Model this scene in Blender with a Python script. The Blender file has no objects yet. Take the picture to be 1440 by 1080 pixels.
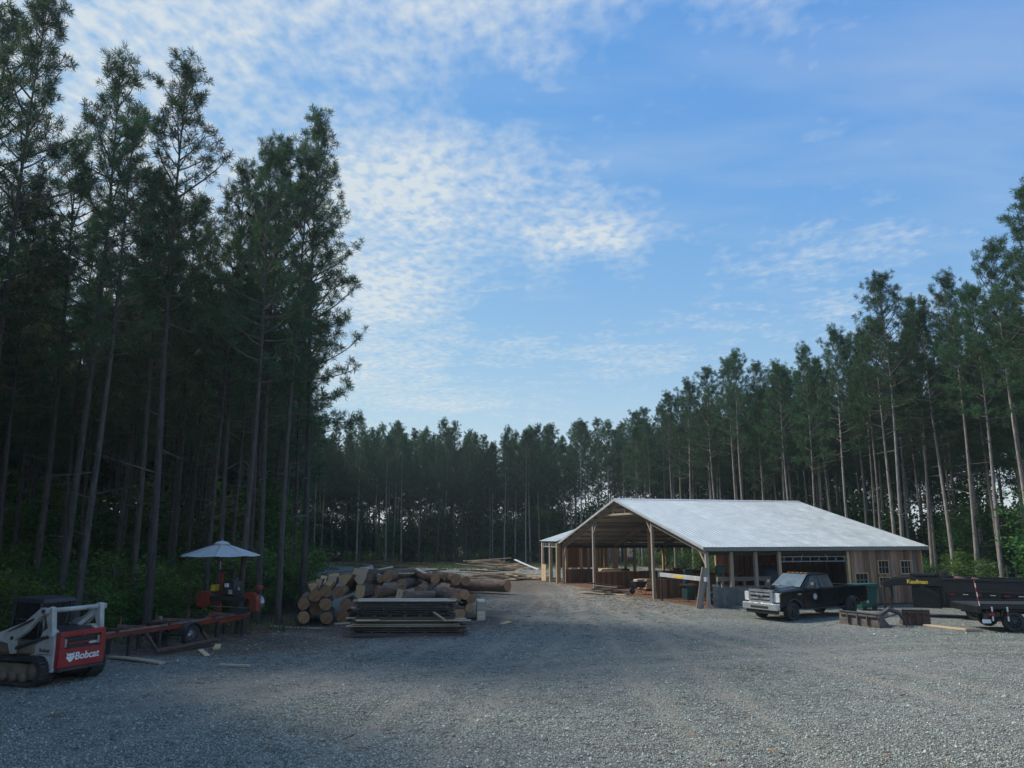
import bpy, math, random
import numpy as np
from mathutils import Vector, Matrix
R = math.radians
random.seed(7)
scn = bpy.context.scene
col = scn.collection

# ------------------------------------------------------------ camera, sky, sun, exposure
CAM_H, FPX, PITCH = 3.7, 1080.0, math.atan((752 - 540) / 1080.0)
cam_d = bpy.data.cameras.new('camera'); cam = bpy.data.objects.new('camera', cam_d); col.objects.link(cam)
cam.location = (0, 0, CAM_H); cam.rotation_euler = (math.pi / 2 + PITCH, 0, 0)
cam_d.sensor_width = 36; cam_d.lens = 36 * FPX / 1440; cam_d.clip_end = 5000
scn.camera = cam
scn.view_settings.view_transform = 'Standard'; scn.view_settings.look = 'None'
scn.view_settings.exposure = 0.0; scn.view_settings.gamma = 1
SUN_AZ, SUN_EL = R(-70), R(47)          # azimuth from +Y (view direction), negative = left
SUN_STRENGTH, SKY_STRENGTH = 4.2, 0.12
sun_d = bpy.data.lights.new('sun', 'SUN'); sun_d.energy = SUN_STRENGTH; sun_d.angle = R(11); sun_d.color = (1, .95, .86)
sun = bpy.data.objects.new('sun', sun_d); col.objects.link(sun)
sdir = Vector((math.sin(SUN_AZ) * math.cos(SUN_EL), math.cos(SUN_AZ) * math.cos(SUN_EL), math.sin(SUN_EL)))
sun.rotation_euler = sdir.to_track_quat('Z', 'Y').to_euler(); sun.location = (-30, 30, 60)

def nd(nt, t, **k):
    n = nt.nodes.new(t)
    for a, b in k.items(): setattr(n, a, b)
    return n
def math_n(nt, op, a, b=None, clamp=False):
    n = nd(nt, 'ShaderNodeMath', operation=op, use_clamp=clamp)
    for i, v in enumerate((a, b)):
        if v is None: continue
        if hasattr(v, 'is_output'): nt.links.new(v, n.inputs[i])
        else: n.inputs[i].default_value = v
    return n.outputs[0]
def ramp(nt, fac, stops):
    n = nd(nt, 'ShaderNodeValToRGB'); nt.links.new(fac, n.inputs[0])
    e = n.color_ramp.elements
    while len(e) < len(stops): e.new(.5)
    for i, (p, c) in enumerate(stops): e[i].position = p; e[i].color = (*c, 1) if len(c) == 3 else c
    return n.outputs[0]
def mixc(nt, fac, a, b, mode='MIX'):
    n = nd(nt, 'ShaderNodeMix', data_type='RGBA', blend_type=mode)
    for i, v in ((0, fac), (6, a), (7, b)):
        if hasattr(v, 'is_output'): nt.links.new(v, n.inputs[i])
        else: n.inputs[i].default_value = v if i == 0 else (*v, 1)
    return n.outputs[2]
def noise(nt, vec, scale, detail=4, rough=.55, dist=0.0):
    n = nd(nt, 'ShaderNodeTexNoise'); n.inputs['Scale'].default_value = scale; n.inputs['Detail'].default_value = detail
    n.inputs['Roughness'].default_value = rough; n.inputs['Distortion'].default_value = dist
    if vec is not None: nt.links.new(vec, n.inputs['Vector'])
    return n.outputs[0]

world = bpy.data.worlds.new('World'); scn.world = world; world.use_nodes = True
nt = world.node_tree; nt.nodes.clear()
sky = nd(nt, 'ShaderNodeTexSky', sky_type='NISHITA'); sky.sun_disc = False
sky.sun_elevation = SUN_EL; sky.sun_rotation = SUN_AZ; sky.altitude = 100; sky.air_density = 1.0; sky.dust_density = 0.0; sky.ozone_density = 1.0
sks = nd(nt, 'ShaderNodeSeparateColor'); nt.links.new(sky.outputs[0], sks.inputs[0]); skc = nd(nt, 'ShaderNodeCombineColor')
for i_, (k_, p_) in enumerate(((.112, .97), (.232, .60), (.645, .12))): nt.links.new(math_n(nt, 'MULTIPLY', math_n(nt, 'POWER', sks.outputs[i_], p_), k_ / SKY_STRENGTH), skc.inputs[i_])   # film response of the clear blue
bg1 = nd(nt, 'ShaderNodeBackground'); bg1.inputs[1].default_value = SKY_STRENGTH; nt.links.new(skc.outputs[0], bg1.inputs[0])
tc = nd(nt, 'ShaderNodeTexCoord'); sep = nd(nt, 'ShaderNodeSeparateXYZ'); nt.links.new(tc.outputs['Generated'], sep.inputs[0])
zz = math_n(nt, 'MAXIMUM', math_n(nt, 'ADD', sep.outputs[2], .02), .03)
PX = math_n(nt, 'DIVIDE', sep.outputs[0], zz); PY = math_n(nt, 'DIVIDE', sep.outputs[1], zz)
pv = nd(nt, 'ShaderNodeCombineXYZ'); nt.links.new(PX, pv.inputs[0]); nt.links.new(PY, pv.inputs[1]); PV = pv.outputs[0]
big = noise(nt, PV, 1.3, 3, .5)                        # cloud fields over the whole sky
cov = math_n(nt, 'MULTIPLY', math_n(nt, 'SUBTRACT', big, .52), 1.1)
warp = noise(nt, PV, 3.0, 3, .6)
def blob(cx, cy, rx, ry, ang, w):
    global cov
    dx = math_n(nt, 'SUBTRACT', PX, cx); dy = math_n(nt, 'SUBTRACT', PY, cy)
    ca, sa = math.cos(ang), math.sin(ang)
    a = math_n(nt, 'DIVIDE', math_n(nt, 'ADD', math_n(nt, 'MULTIPLY', dx, ca), math_n(nt, 'MULTIPLY', dy, sa)), rx)
    b = math_n(nt, 'DIVIDE', math_n(nt, 'SUBTRACT', math_n(nt, 'MULTIPLY', dy, ca), math_n(nt, 'MULTIPLY', dx, sa)), ry)
    q = math_n(nt, 'ADD', math_n(nt, 'MULTIPLY', a, a), math_n(nt, 'MULTIPLY', b, b))
    e = math_n(nt, 'POWER', 2.718, math_n(nt, 'MULTIPLY', q, -1.0))
    cov = math_n(nt, 'ADD', cov, math_n(nt, 'MULTIPLY', e, w))
for b_ in ((-.75, 1.2, .5, .35, 0, .55), (-.20, 1.18, .2, .2, 0, .35), (.18, 1.12, .25, .12, 0, .35), (-.24, 1.95, .34, .30, 0, .58), (.27, 2.36, .22, .16, .2, .8), (-.55, 2.75, .34, .8, .15, .70),
           (-1.4, 2.2, .6, 1.4, .2, .70), (-.95, 4.6, .7, 1.2, 0, .5), (.35, 1.2, .5, .22, .3, .14), (.5, 3.9, .7, .3, -.1, .22), (1.9, 3.0, .4, .3, 0, .25),
           (1.0, 1.7, .7, .7, 0, -.2), (-.05, 1.6, .3, .12, 0, -.2), (.1, 3.1, .35, .25, .2, -.25), (-.2, 5.4, .8, .25, .1, .22)):
    blob(*b_)
mp = nd(nt, 'ShaderNodeMapping'); mp.inputs['Scale'].default_value = (1, .75, 1); mp.inputs['Rotation'].default_value = (0, 0, .5); nt.links.new(PV, mp.inputs[0])
fine = noise(nt, mp.outputs[0], 26, 4, .5, .15)
finer = noise(nt, PV, 5.5, 4, .55, .2)
base = math_n(nt, 'ADD', cov, math_n(nt, 'ADD', math_n(nt, 'MULTIPLY', math_n(nt, 'SUBTRACT', finer, .5), 1.0), math_n(nt, 'MULTIPLY', math_n(nt, 'SUBTRACT', warp, .5), .6)))
puff = math_n(nt, 'MULTIPLY', math_n(nt, 'SUBTRACT', fine, .5), math_n(nt, 'MULTIPLY', math_n(nt, 'ADD', base, .25, True), 2.5))
dens = math_n(nt, 'ADD', base, puff)
dens = ramp(nt, math_n(nt, 'ADD', math_n(nt, 'MULTIPLY', dens, .8), .25), [(.14, (0, 0, 0)), (.42, (.32, .32, .32)), (.95, (.90, .90, .90))])
veil = math_n(nt, 'MULTIPLY', math_n(nt, 'POWER', 2.718, math_n(nt, 'MULTIPLY', sep.outputs[2], -8.0)), .8)
mp2 = nd(nt, 'ShaderNodeMapping'); mp2.inputs['Scale'].default_value = (.55, 1.5, 1); mp2.inputs['Rotation'].default_value = (0, 0, -.15); nt.links.new(PV, mp2.inputs[0])
wisp = ramp(nt, noise(nt, mp2.outputs[0], 1.6, 6, .55, .3), [(.40, (0, 0, 0)), (.75, (.28, .28, .28))])
dens2 = math_n(nt, 'MAXIMUM', math_n(nt, 'MAXIMUM', dens, veil), wisp)
bg2 = nd(nt, 'ShaderNodeBackground'); bg2.inputs[0].default_value = (.88, .96, 1.0, 1); bg2.inputs[1].default_value = .80
mx = nd(nt, 'ShaderNodeMixShader'); nt.links.new(dens2, mx.inputs[0]); nt.links.new(bg1.outputs[0], mx.inputs[1]); nt.links.new(bg2.outputs[0], mx.inputs[2])
wo = nd(nt, 'ShaderNodeOutputWorld'); nt.links.new(mx.outputs[0], wo.inputs[0])

# ------------------------------------------------------------ helpers
def ray(u, v):
    a = (u - 720) / FPX; b = (540 - v) / FPX
    return a, math.cos(PITCH) - b * math.sin(PITCH), math.sin(PITCH) + b * math.cos(PITCH)
def G(u, v, z=0.0):
    a, f, up = ray(u, v); t = (z - CAM_H) / up
    return (a * t, f * t)
def at(u, v, y):
    a, f, up = ray(u, v); return (a * y / f, y, CAM_H + up * y / f)
def gz(x, y):
    g = .035 * math.sin(x * .31 + 1.3) * math.sin(y * .27) + .02 * math.sin(x * .9 + y * .55)
    return g
def tag(o, label=None, cat=None, group=None, kind=None):
    for k, v in (('label', label), ('category', cat), ('group', group), ('kind', kind)):
        if v: o[k] = v
    return o
def empty(name, loc, rz=0.0, label=None, cat=None, group=None):
    o = bpy.data.objects.new(name, None); col.objects.link(o); o.location = loc; o.rotation_euler = (0, 0, rz); o.empty_display_size = .3
    return tag(o, label, cat, group)
def link(name, me, parent=None, loc=(0, 0, 0), rot=(0, 0, 0)):
    o = bpy.data.objects.new(name, me); col.objects.link(o); o.location = loc; o.rotation_euler = rot
    if parent: o.parent = parent
    return o
class MB:
    def __init__(s): s.v = []; s.f = []
    def add(s, vs, fs):
        n = len(s.v); s.v += [tuple(p) for p in vs]; s.f += [tuple(n + i for i in f) for f in fs]; return s
    def box(s, cx, cy, cz, sx, sy, sz, rot=None):
        vs = [Vector((i * sx / 2, j * sy / 2, k * sz / 2)) for i in (-1, 1) for j in (-1, 1) for k in (-1, 1)]
        if rot is not None:
            m = rot if isinstance(rot, Matrix) else Matrix.Rotation(rot, 3, 'Z'); vs = [m @ q for q in vs]
        c = Vector((cx, cy, cz))
        return s.add([q + c for q in vs], [(0, 1, 3, 2), (4, 6, 7, 5), (0, 4, 5, 1), (2, 3, 7, 6), (0, 2, 6, 4), (1, 5, 7, 3)])
    def b2(s, x0, x1, y0, y1, z0, z1): return s.box((x0 + x1) / 2, (y0 + y1) / 2, (z0 + z1) / 2, abs(x1 - x0), abs(y1 - y0), abs(z1 - z0))
    def bar(s, p0, p1, w, h, up=(0, 0, 1)):
        p0, p1 = Vector(p0), Vector(p1); d = p1 - p0; L = d.length; d.normalize(); u = Vector(up)
        y = u.cross(d)
        if y.length < 1e-4: y = Vector((0, 1, 0)).cross(d)
        y.normalize(); z = d.cross(y)
        m = Matrix((d, y, z)).transposed(); c = (p0 + p1) / 2
        return s.box(c.x, c.y, c.z, L, w, h, m)
    def tube(s, pts, rad, n=8, cap=True):
        pts = [Vector(p) for p in pts]; m = len(pts)
        if not hasattr(rad, '__len__'): rad = [rad] * m
        vs = []; ref = None
        for i, p in enumerate(pts):
            t = (pts[min(i + 1, m - 1)] - pts[max(i - 1, 0)]).normalized()
            if ref is None: ref = t.orthogonal().normalized()
            a = (ref - t * ref.dot(t)); a = a.normalized() if a.length > 1e-5 else t.orthogonal().normalized()
            ref = a; b = t.cross(a)
            for k in range(n):
                q = 2 * math.pi * k / n; vs.append(p + (a * math.cos(q) + b * math.sin(q)) * rad[i])
        fs = [(i * n + k, i * n + (k + 1) % n, (i + 1) * n + (k + 1) % n, (i + 1) * n + k) for i in range(m - 1) for k in range(n)]
        if cap: fs += [tuple(range(n))[::-1], tuple((m - 1) * n + k for k in range(n))]
        return s.add(vs, fs)
    def prism(s, poly, a0, a1, plane='xz'):
        n = len(poly)
        def mk(p, a): return {'xz': (p[0], a, p[1]), 'yz': (a, p[0], p[1]), 'xy': (p[0], p[1], a)}[plane]
        vs = [mk(p, a0) for p in poly] + [mk(p, a1) for p in poly]
        return s.add(vs, [tuple(range(n)), tuple(range(2 * n - 1, n - 1, -1))] + [(i, n + i, n + (i + 1) % n, (i + 1) % n) for i in range(n)])
    def quad(s, a, b, c, d, th=.01):
        a, b, c, d = map(Vector, (a, b, c, d)); nrm = (b - a).cross(d - a).normalized() * th
        return s.add([a, b, c, d, a - nrm, b - nrm, c - nrm, d - nrm], [(0, 1, 2, 3), (7, 6, 5, 4), (0, 4, 5, 1), (1, 5, 6, 2), (2, 6, 7, 3), (3, 7, 4, 0)])
    def mesh(s, name, m, smooth=False, fix=True):
        me = bpy.data.meshes.new(name); me.from_pydata(s.v, [], s.f)
        me.validate()
        if fix:
            import bmesh
            bm = bmesh.new(); bm.from_mesh(me); bmesh.ops.recalc_face_normals(bm, faces=bm.faces); bm.to_mesh(me); bm.free()
        me.materials.append(m)
        if smooth: me.polygons.foreach_set('use_smooth', [True] * len(me.polygons))
        return me
    def build(s, name, m, parent=None, smooth=False, bevel=0, loc=(0, 0, 0), rot=(0, 0, 0)):
        o = link(name, s.mesh(name, m, smooth), parent, loc, rot)
        if bevel:
            b = o.modifiers.new('bevel', 'BEVEL'); b.width = bevel; b.segments = 2; b.limit_method = 'ANGLE'
        return o
def npmesh(name, V, Fc, m, smooth=False):
    me = bpy.data.meshes.new(name); V = np.asarray(V, np.float32); Fc = np.asarray(Fc, np.int32); k = Fc.shape[1]
    me.vertices.add(len(V)); me.vertices.foreach_set('co', V.ravel())
    me.loops.add(Fc.size); me.loops.foreach_set('vertex_index', Fc.ravel())
    me.polygons.add(len(Fc)); me.polygons.foreach_set('loop_start', np.arange(0, Fc.size, k, dtype=np.int32)); me.polygons.foreach_set('loop_total', np.full(len(Fc), k, np.int32))
    if smooth: me.polygons.foreach_set('use_smooth', np.ones(len(Fc), bool))
    me.update(calc_edges=True); me.materials.append(m); return me
def copy_tree(o, parent=None):
    c = o.copy(); col.objects.link(c); c.parent = parent
    for ch in o.children: copy_tree(ch, c)
    return c
def text_part(name, body, size, m, parent, loc, rot, shear=0.0, bold=.0):
    cu = bpy.data.curves.new(name, 'FONT'); cu.body = body; cu.size = size; cu.extrude = .003; cu.shear = shear; cu.offset = bold; cu.align_x = 'CENTER'; cu.align_y = 'CENTER'
    t = bpy.data.objects.new('tmp', cu); col.objects.link(t)
    bpy.context.view_layer.update()
    me = bpy.data.meshes.new_from_object(t.evaluated_get(bpy.context.evaluated_depsgraph_get()))
    bpy.data.objects.remove(t); me.materials.clear(); me.materials.append(m)
    return link(name, me, parent, loc, rot)

# ------------------------------------------------------------ materials
def new_mat(name):
    m = bpy.data.materials.new(name); m.use_nodes = True; t = m.node_tree
    return m, t, t.nodes['Principled BSDF']
def mat(name, c, rough=.7, metal=0.0, amt=.35, scale=6, stretch=(1, 1, 1), rand=0.0, bump=0.0, bscale=None, dirt=None, dirt_amt=.0, coat=0.0, dirt_scale=2.2, spec=.5):
    m, t, p = new_mat(name)
    tcn = nd(t, 'ShaderNodeTexCoord'); mpn = nd(t, 'ShaderNodeMapping'); mpn.inputs['Scale'].default_value = stretch; t.links.new(tcn.outputs['Object'], mpn.inputs[0])
    oi = nd(t, 'ShaderNodeObjectInfo')
    off = nd(t, 'ShaderNodeVectorMath', operation='ADD'); t.links.new(mpn.outputs[0], off.inputs[0])
    cv = nd(t, 'ShaderNodeCombineXYZ'); r10 = math_n(t, 'MULTIPLY', oi.outputs['Random'], 31.0)
    for i in range(3): t.links.new(r10, cv.inputs[i])
    t.links.new(cv.outputs[0], off.inputs[1]); vec = off.outputs[0]
    n1 = noise(t, vec, scale, 5, .6)
    lo = tuple(x * (1 - amt) for x in c); hi = tuple(min(1, x * (1 + amt)) for x in c)
    cc = ramp(t, n1, [(.3, lo), (.7, hi)])
    if rand:
        hs = nd(t, 'ShaderNodeHueSaturation'); t.links.new(cc, hs.inputs['Color'])
        t.links.new(math_n(t, 'ADD', math_n(t, 'MULTIPLY', oi.outputs['Random'], 2 * rand), 1 - rand), hs.inputs['Value']); 
        rr = math_n(t, 'FRACT', math_n(t, 'MULTIPLY', oi.outputs['Random'], 7.31))
        t.links.new(math_n(t, 'ADD', math_n(t, 'MULTIPLY', rr, .5), .7), hs.inputs['Saturation']); cc = hs.outputs[0]
    if dirt:
        dn = noise(t, vec, dirt_scale, 6, .65)
        cc = mixc(t, math_n(t, 'MULTIPLY', ramp(t, dn, [(.42, (0, 0, 0)), (.68, (1, 1, 1))]), dirt_amt), cc, dirt)
    t.links.new(cc, p.inputs['Base Color']); p.inputs['Metallic'].default_value = metal
    rn = ramp(t, n1, [(.3, (max(0, rough - .1),) * 3), (.7, (min(1, rough + .1),) * 3)]); t.links.new(rn, p.inputs['Roughness'])
    p.inputs['Coat Weight'].default_value = coat; p.inputs['Coat Roughness'].default_value = .08; p.inputs['Specular IOR Level'].default_value = spec
    if bump:
        bn = nd(t, 'ShaderNodeBump'); bn.inputs['Strength'].default_value = bump; bn.inputs['Distance'].default_value = .02
        t.links.new(noise(t, vec, bscale or scale * 2, 5, .65), bn.inputs['Height']); t.links.new(bn.outputs[0], p.inputs['Normal'])
    return m
def leaf_mat(name, c1, c2, c3, trans=.35, spec=.25):
    m, t, p = new_mat(name)
    g = nd(t, 'ShaderNodeNewGeometry'); oi = nd(t, 'ShaderNodeObjectInfo')
    r = math_n(t, 'FRACT', math_n(t, 'ADD', g.outputs['Random Per Island'], oi.outputs['Random']))
    cc = ramp(t, r, [(0, c1), (.55, c2), (1, c3)])
    hs = nd(t, 'ShaderNodeHueSaturation'); t.links.new(cc, hs.inputs['Color']); t.links.new(math_n(t, 'ADD', math_n(t, 'MULTIPLY', oi.outputs['Random'], .5), .75), hs.inputs['Value'])
    t.links.new(math_n(t, 'ADD', math_n(t, 'MULTIPLY', oi.outputs['Random'], .03), .485), hs.inputs['Hue'])
    cc = hs.outputs[0]
    t.links.new(cc, p.inputs['Base Color']); p.inputs['Roughness'].default_value = .55; p.inputs['Specular IOR Level'].default_value = spec
    tr = nd(t, 'ShaderNodeBsdfTranslucent'); t.links.new(cc, tr.inputs[0]); ms = nd(t, 'ShaderNodeMixShader'); ms.inputs[0].default_value = trans
    t.links.new(p.outputs[0], ms.inputs[1]); t.links.new(tr.outputs[0], ms.inputs[2]); t.links.new(ms.outputs[0], t.nodes['Material Output'].inputs[0])
    return m
M = {}
M['needles'] = leaf_mat('pine_needles', (.034, .075, .034), (.055, .115, .046), (.09, .15, .06), .35)
M['leaves'] = leaf_mat('broad_leaves', (.04, .10, .025), (.06, .15, .03), (.10, .20, .04), .45)
M['leaves_pale'] = leaf_mat('pale_leaves', (.07, .14, .03), (.10, .20, .04), (.15, .25, .055), .5)
M['grass'] = leaf_mat('grass_blades', (.04, .08, .02), (.06, .11, .03), (.12, .12, .05), .3)
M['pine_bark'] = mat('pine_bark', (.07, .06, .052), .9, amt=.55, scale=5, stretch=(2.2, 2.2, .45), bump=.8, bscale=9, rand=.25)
M['sunlit_pine'] = mat('sunlit_pine_bark', (.29, .245, .205), .9, amt=.5, scale=5, stretch=(2.2, 2.2, .45), bump=.8, bscale=9, rand=.2)  # lit copy of the darker pine_bark: sun on right trunks put into the colour
M['twig'] = mat('twig_bark', (.12, .095, .08), .9, amt=.3, scale=8)
M['log_bark'] = mat('log_bark', (.17, .105, .068), .95, amt=.6, scale=4, stretch=(.5, 2.5, 2.5), bump=1.0, bscale=8, rand=.3)
M['pale_bark'] = mat('pale_bark', (.36, .34, .31), .9, amt=.4, scale=4, stretch=(.5, 2, 2), bump=.6, bscale=8, dirt=(.12, .1, .08), dirt_amt=.6, rand=.15)
M['split_wood'] = mat('split_wood', (.56, .39, .22), .8, amt=.3, scale=5, stretch=(.6, 4, 4), bump=.4, rand=.2)
M['fresh'] = mat('fresh_sawn_pine', (.58, .43, .26), .75, amt=.25, scale=3, stretch=(.25, 5, 5), bump=.25, rand=.22)
M['post_wood'] = mat('post_wood', (.56, .37, .20), .8, amt=.3, scale=3, stretch=(5, 5, .3), bump=.3, rand=.15)
M['post_grey'] = mat('weathered_post', (.37, .30, .23), .85, amt=.3, scale=3, stretch=(5, 5, .3), bump=.3, rand=.18)
M['weathered'] = mat('weathered_board', (.27, .23, .19), .85, amt=.4, scale=3, stretch=(.3, 5, 5), bump=.35, rand=.35)
M['dark_board'] = mat('dark_board', (.085, .065, .05), .85, amt=.4, scale=3, stretch=(.3, 5, 5), bump=.3, rand=.45)
M['siding'] = mat('barn_siding', (.28, .16, .10), .85, amt=.45, scale=2.5, stretch=(5, 5, .35), bump=.35, rand=.45)
M['siding_brown'] = mat('brown_siding', (.23, .11, .058), .85, amt=.4, scale=2.5, stretch=(5, 5, .35), bump=.3, rand=.3)
M['roof'] = mat('galvalume_roof', (.56, .59, .56), .5, metal=.35, amt=.10, scale=1.5, rand=.05, dirt=(.38, .39, .38), dirt_amt=.25)
M['trim'] = mat('white_steel', (.55, .56, .57), .5, metal=.2, amt=.12, scale=4, dirt=(.25, .22, .2), dirt_amt=.3)
M['header'] = mat('dull_galvanised', (.22, .235, .24), .6, metal=.3, amt=.2, dirt=(.14, .12, .1), dirt_amt=.4)
M['gutter'] = mat('grey_green_trim', (.20, .22, .19), .5, metal=.3, amt=.15)
M['sheet'] = mat('grey_sheet_metal', (.20, .205, .19), .55, metal=.4, amt=.25, scale=3, dirt=(.16, .12, .09), dirt_amt=.4, rand=.15)
M['red_paint'] = mat('red_paint', (.33, .014, .018), .45, amt=.15, scale=3, dirt=(.16, .09, .06), dirt_amt=.35)
M['orange'] = mat('orange_paint', (.32, .036, .016), .5, amt=.25, scale=3, dirt=(.07, .045, .035), dirt_amt=.75)
M['machine_white'] = mat('machine_white', (.52, .52, .49), .5, amt=.15, scale=3, dirt=(.24, .18, .12), dirt_amt=.65)
M['machine_tan'] = mat('dusty_tan', (.22, .17, .12), .75, amt=.25, scale=3, dirt=(.16, .12, .08), dirt_amt=.6)
M['machine_black'] = mat('machine_black', (.028, .028, .03), .5, amt=.3, scale=4, dirt=(.10, .085, .07), dirt_amt=.35)
M['truck_black'] = mat('truck_black', (.004, .0045, .006), .16, amt=.2, scale=2, coat=.0, spec=.5, dirt=(.02, .019, .017), dirt_amt=.08)
M['trailer_black'] = mat('trailer_black', (.006, .0065, .008), .42, amt=.3, scale=2, coat=.1, dirt=(.035, .03, .028), dirt_amt=.2)
M['rubber'] = mat('rubber', (.022, .022, .023), .85, amt=.3, scale=8, dirt=(.11, .095, .08), dirt_amt=.45)
M['chrome'] = mat('chrome', (.85, .86, .88), .2, metal=.8, amt=.06, dirt=(.3, .28, .25), dirt_amt=.12)
M['steel'] = mat('steel', (.36, .36, .37), .4, metal=.9, amt=.25, dirt=(.16, .11, .08), dirt_amt=.4)
M['rust'] = mat('rusty_steel', (.11, .06, .042), .85, amt=.5, scale=4, bump=.3, dirt=(.07, .05, .045), dirt_amt=.6)
M['bucket_grey'] = mat('worn_bucket_steel', (.16, .145, .13), .65, metal=.3, amt=.45, scale=4, dirt=(.13, .075, .045), dirt_amt=.6)
M['glass'] = mat('dark_glass', (.012, .016, .018), .06, amt=.1, spec=.8)
M['windscreen'] = mat('bright_windscreen', (.11, .13, .115), .08, amt=.35, scale=2.5, spec=1.0, coat=1.0)
M['lamp'] = mat('headlight_lens', (.62, .62, .58), .12, amt=.2, scale=14)
M['amber'] = mat('amber_lens', (.55, .2, .02), .2, amt=.1)
M['tail_red'] = mat('red_lens', (.4, .01, .01), .25, amt=.1)
M['white'] = mat('white_paint', (.78, .78, .76), .5, amt=.06)
M['yellow'] = mat('yellow_paint', (.72, .50, .05), .5, amt=.12)
M['green_bin'] = mat('green_plastic', (.008, .10, .072), .5, amt=.2, dirt=(.02, .06, .045), dirt_amt=.3)
M['blue'] = mat('blue_plastic', (.018, .028, .045), .5, amt=.25)
M['teal'] = mat('teal_machine_paint', (.03, .09, .085), .5, amt=.3, dirt=(.06, .05, .04), dirt_amt=.5)
M['canvas'] = mat('umbrella_canvas', (.50, .53, .54), .85, amt=.1, scale=5, dirt=(.33, .34, .33), dirt_amt=.3)
M['stone'] = mat('gravel_stone', (.30, .31, .32), .85, amt=.5, scale=25)
M['chips'] = mat('wood_chip', (.20, .135, .085), .9, amt=.5, scale=12)
def cut_face_mat():
    m, t, p = new_mat('cut_log_end'); tcn = nd(t, 'ShaderNodeTexCoord'); oi = nd(t, 'ShaderNodeObjectInfo')
    w = nd(t, 'ShaderNodeTexWave', wave_type='RINGS', rings_direction='X'); w.inputs['Scale'].default_value = 9; w.inputs['Distortion'].default_value = 2.5; w.inputs['Detail'].default_value = 3
    t.links.new(tcn.outputs['Object'], w.inputs[0])
    c = ramp(t, w.outputs[1], [(0, (.46, .23, .10)), (1, (.64, .36, .16))])
    c = mixc(t, math_n(t, 'MULTIPLY', noise(t, tcn.outputs['Object'], 4, 5), 1.1), c, (.16, .075, .045))
    hs = nd(t, 'ShaderNodeHueSaturation'); t.links.new(c, hs.inputs['Color']); t.links.new(math_n(t, 'ADD', math_n(t, 'MULTIPLY', oi.outputs['Random'], .5), .75), hs.inputs['Value'])
    t.links.new(hs.outputs[0], p.inputs['Base Color']); p.inputs['Roughness'].default_value = .85
    return m
M['cut'] = cut_face_mat()

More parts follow.
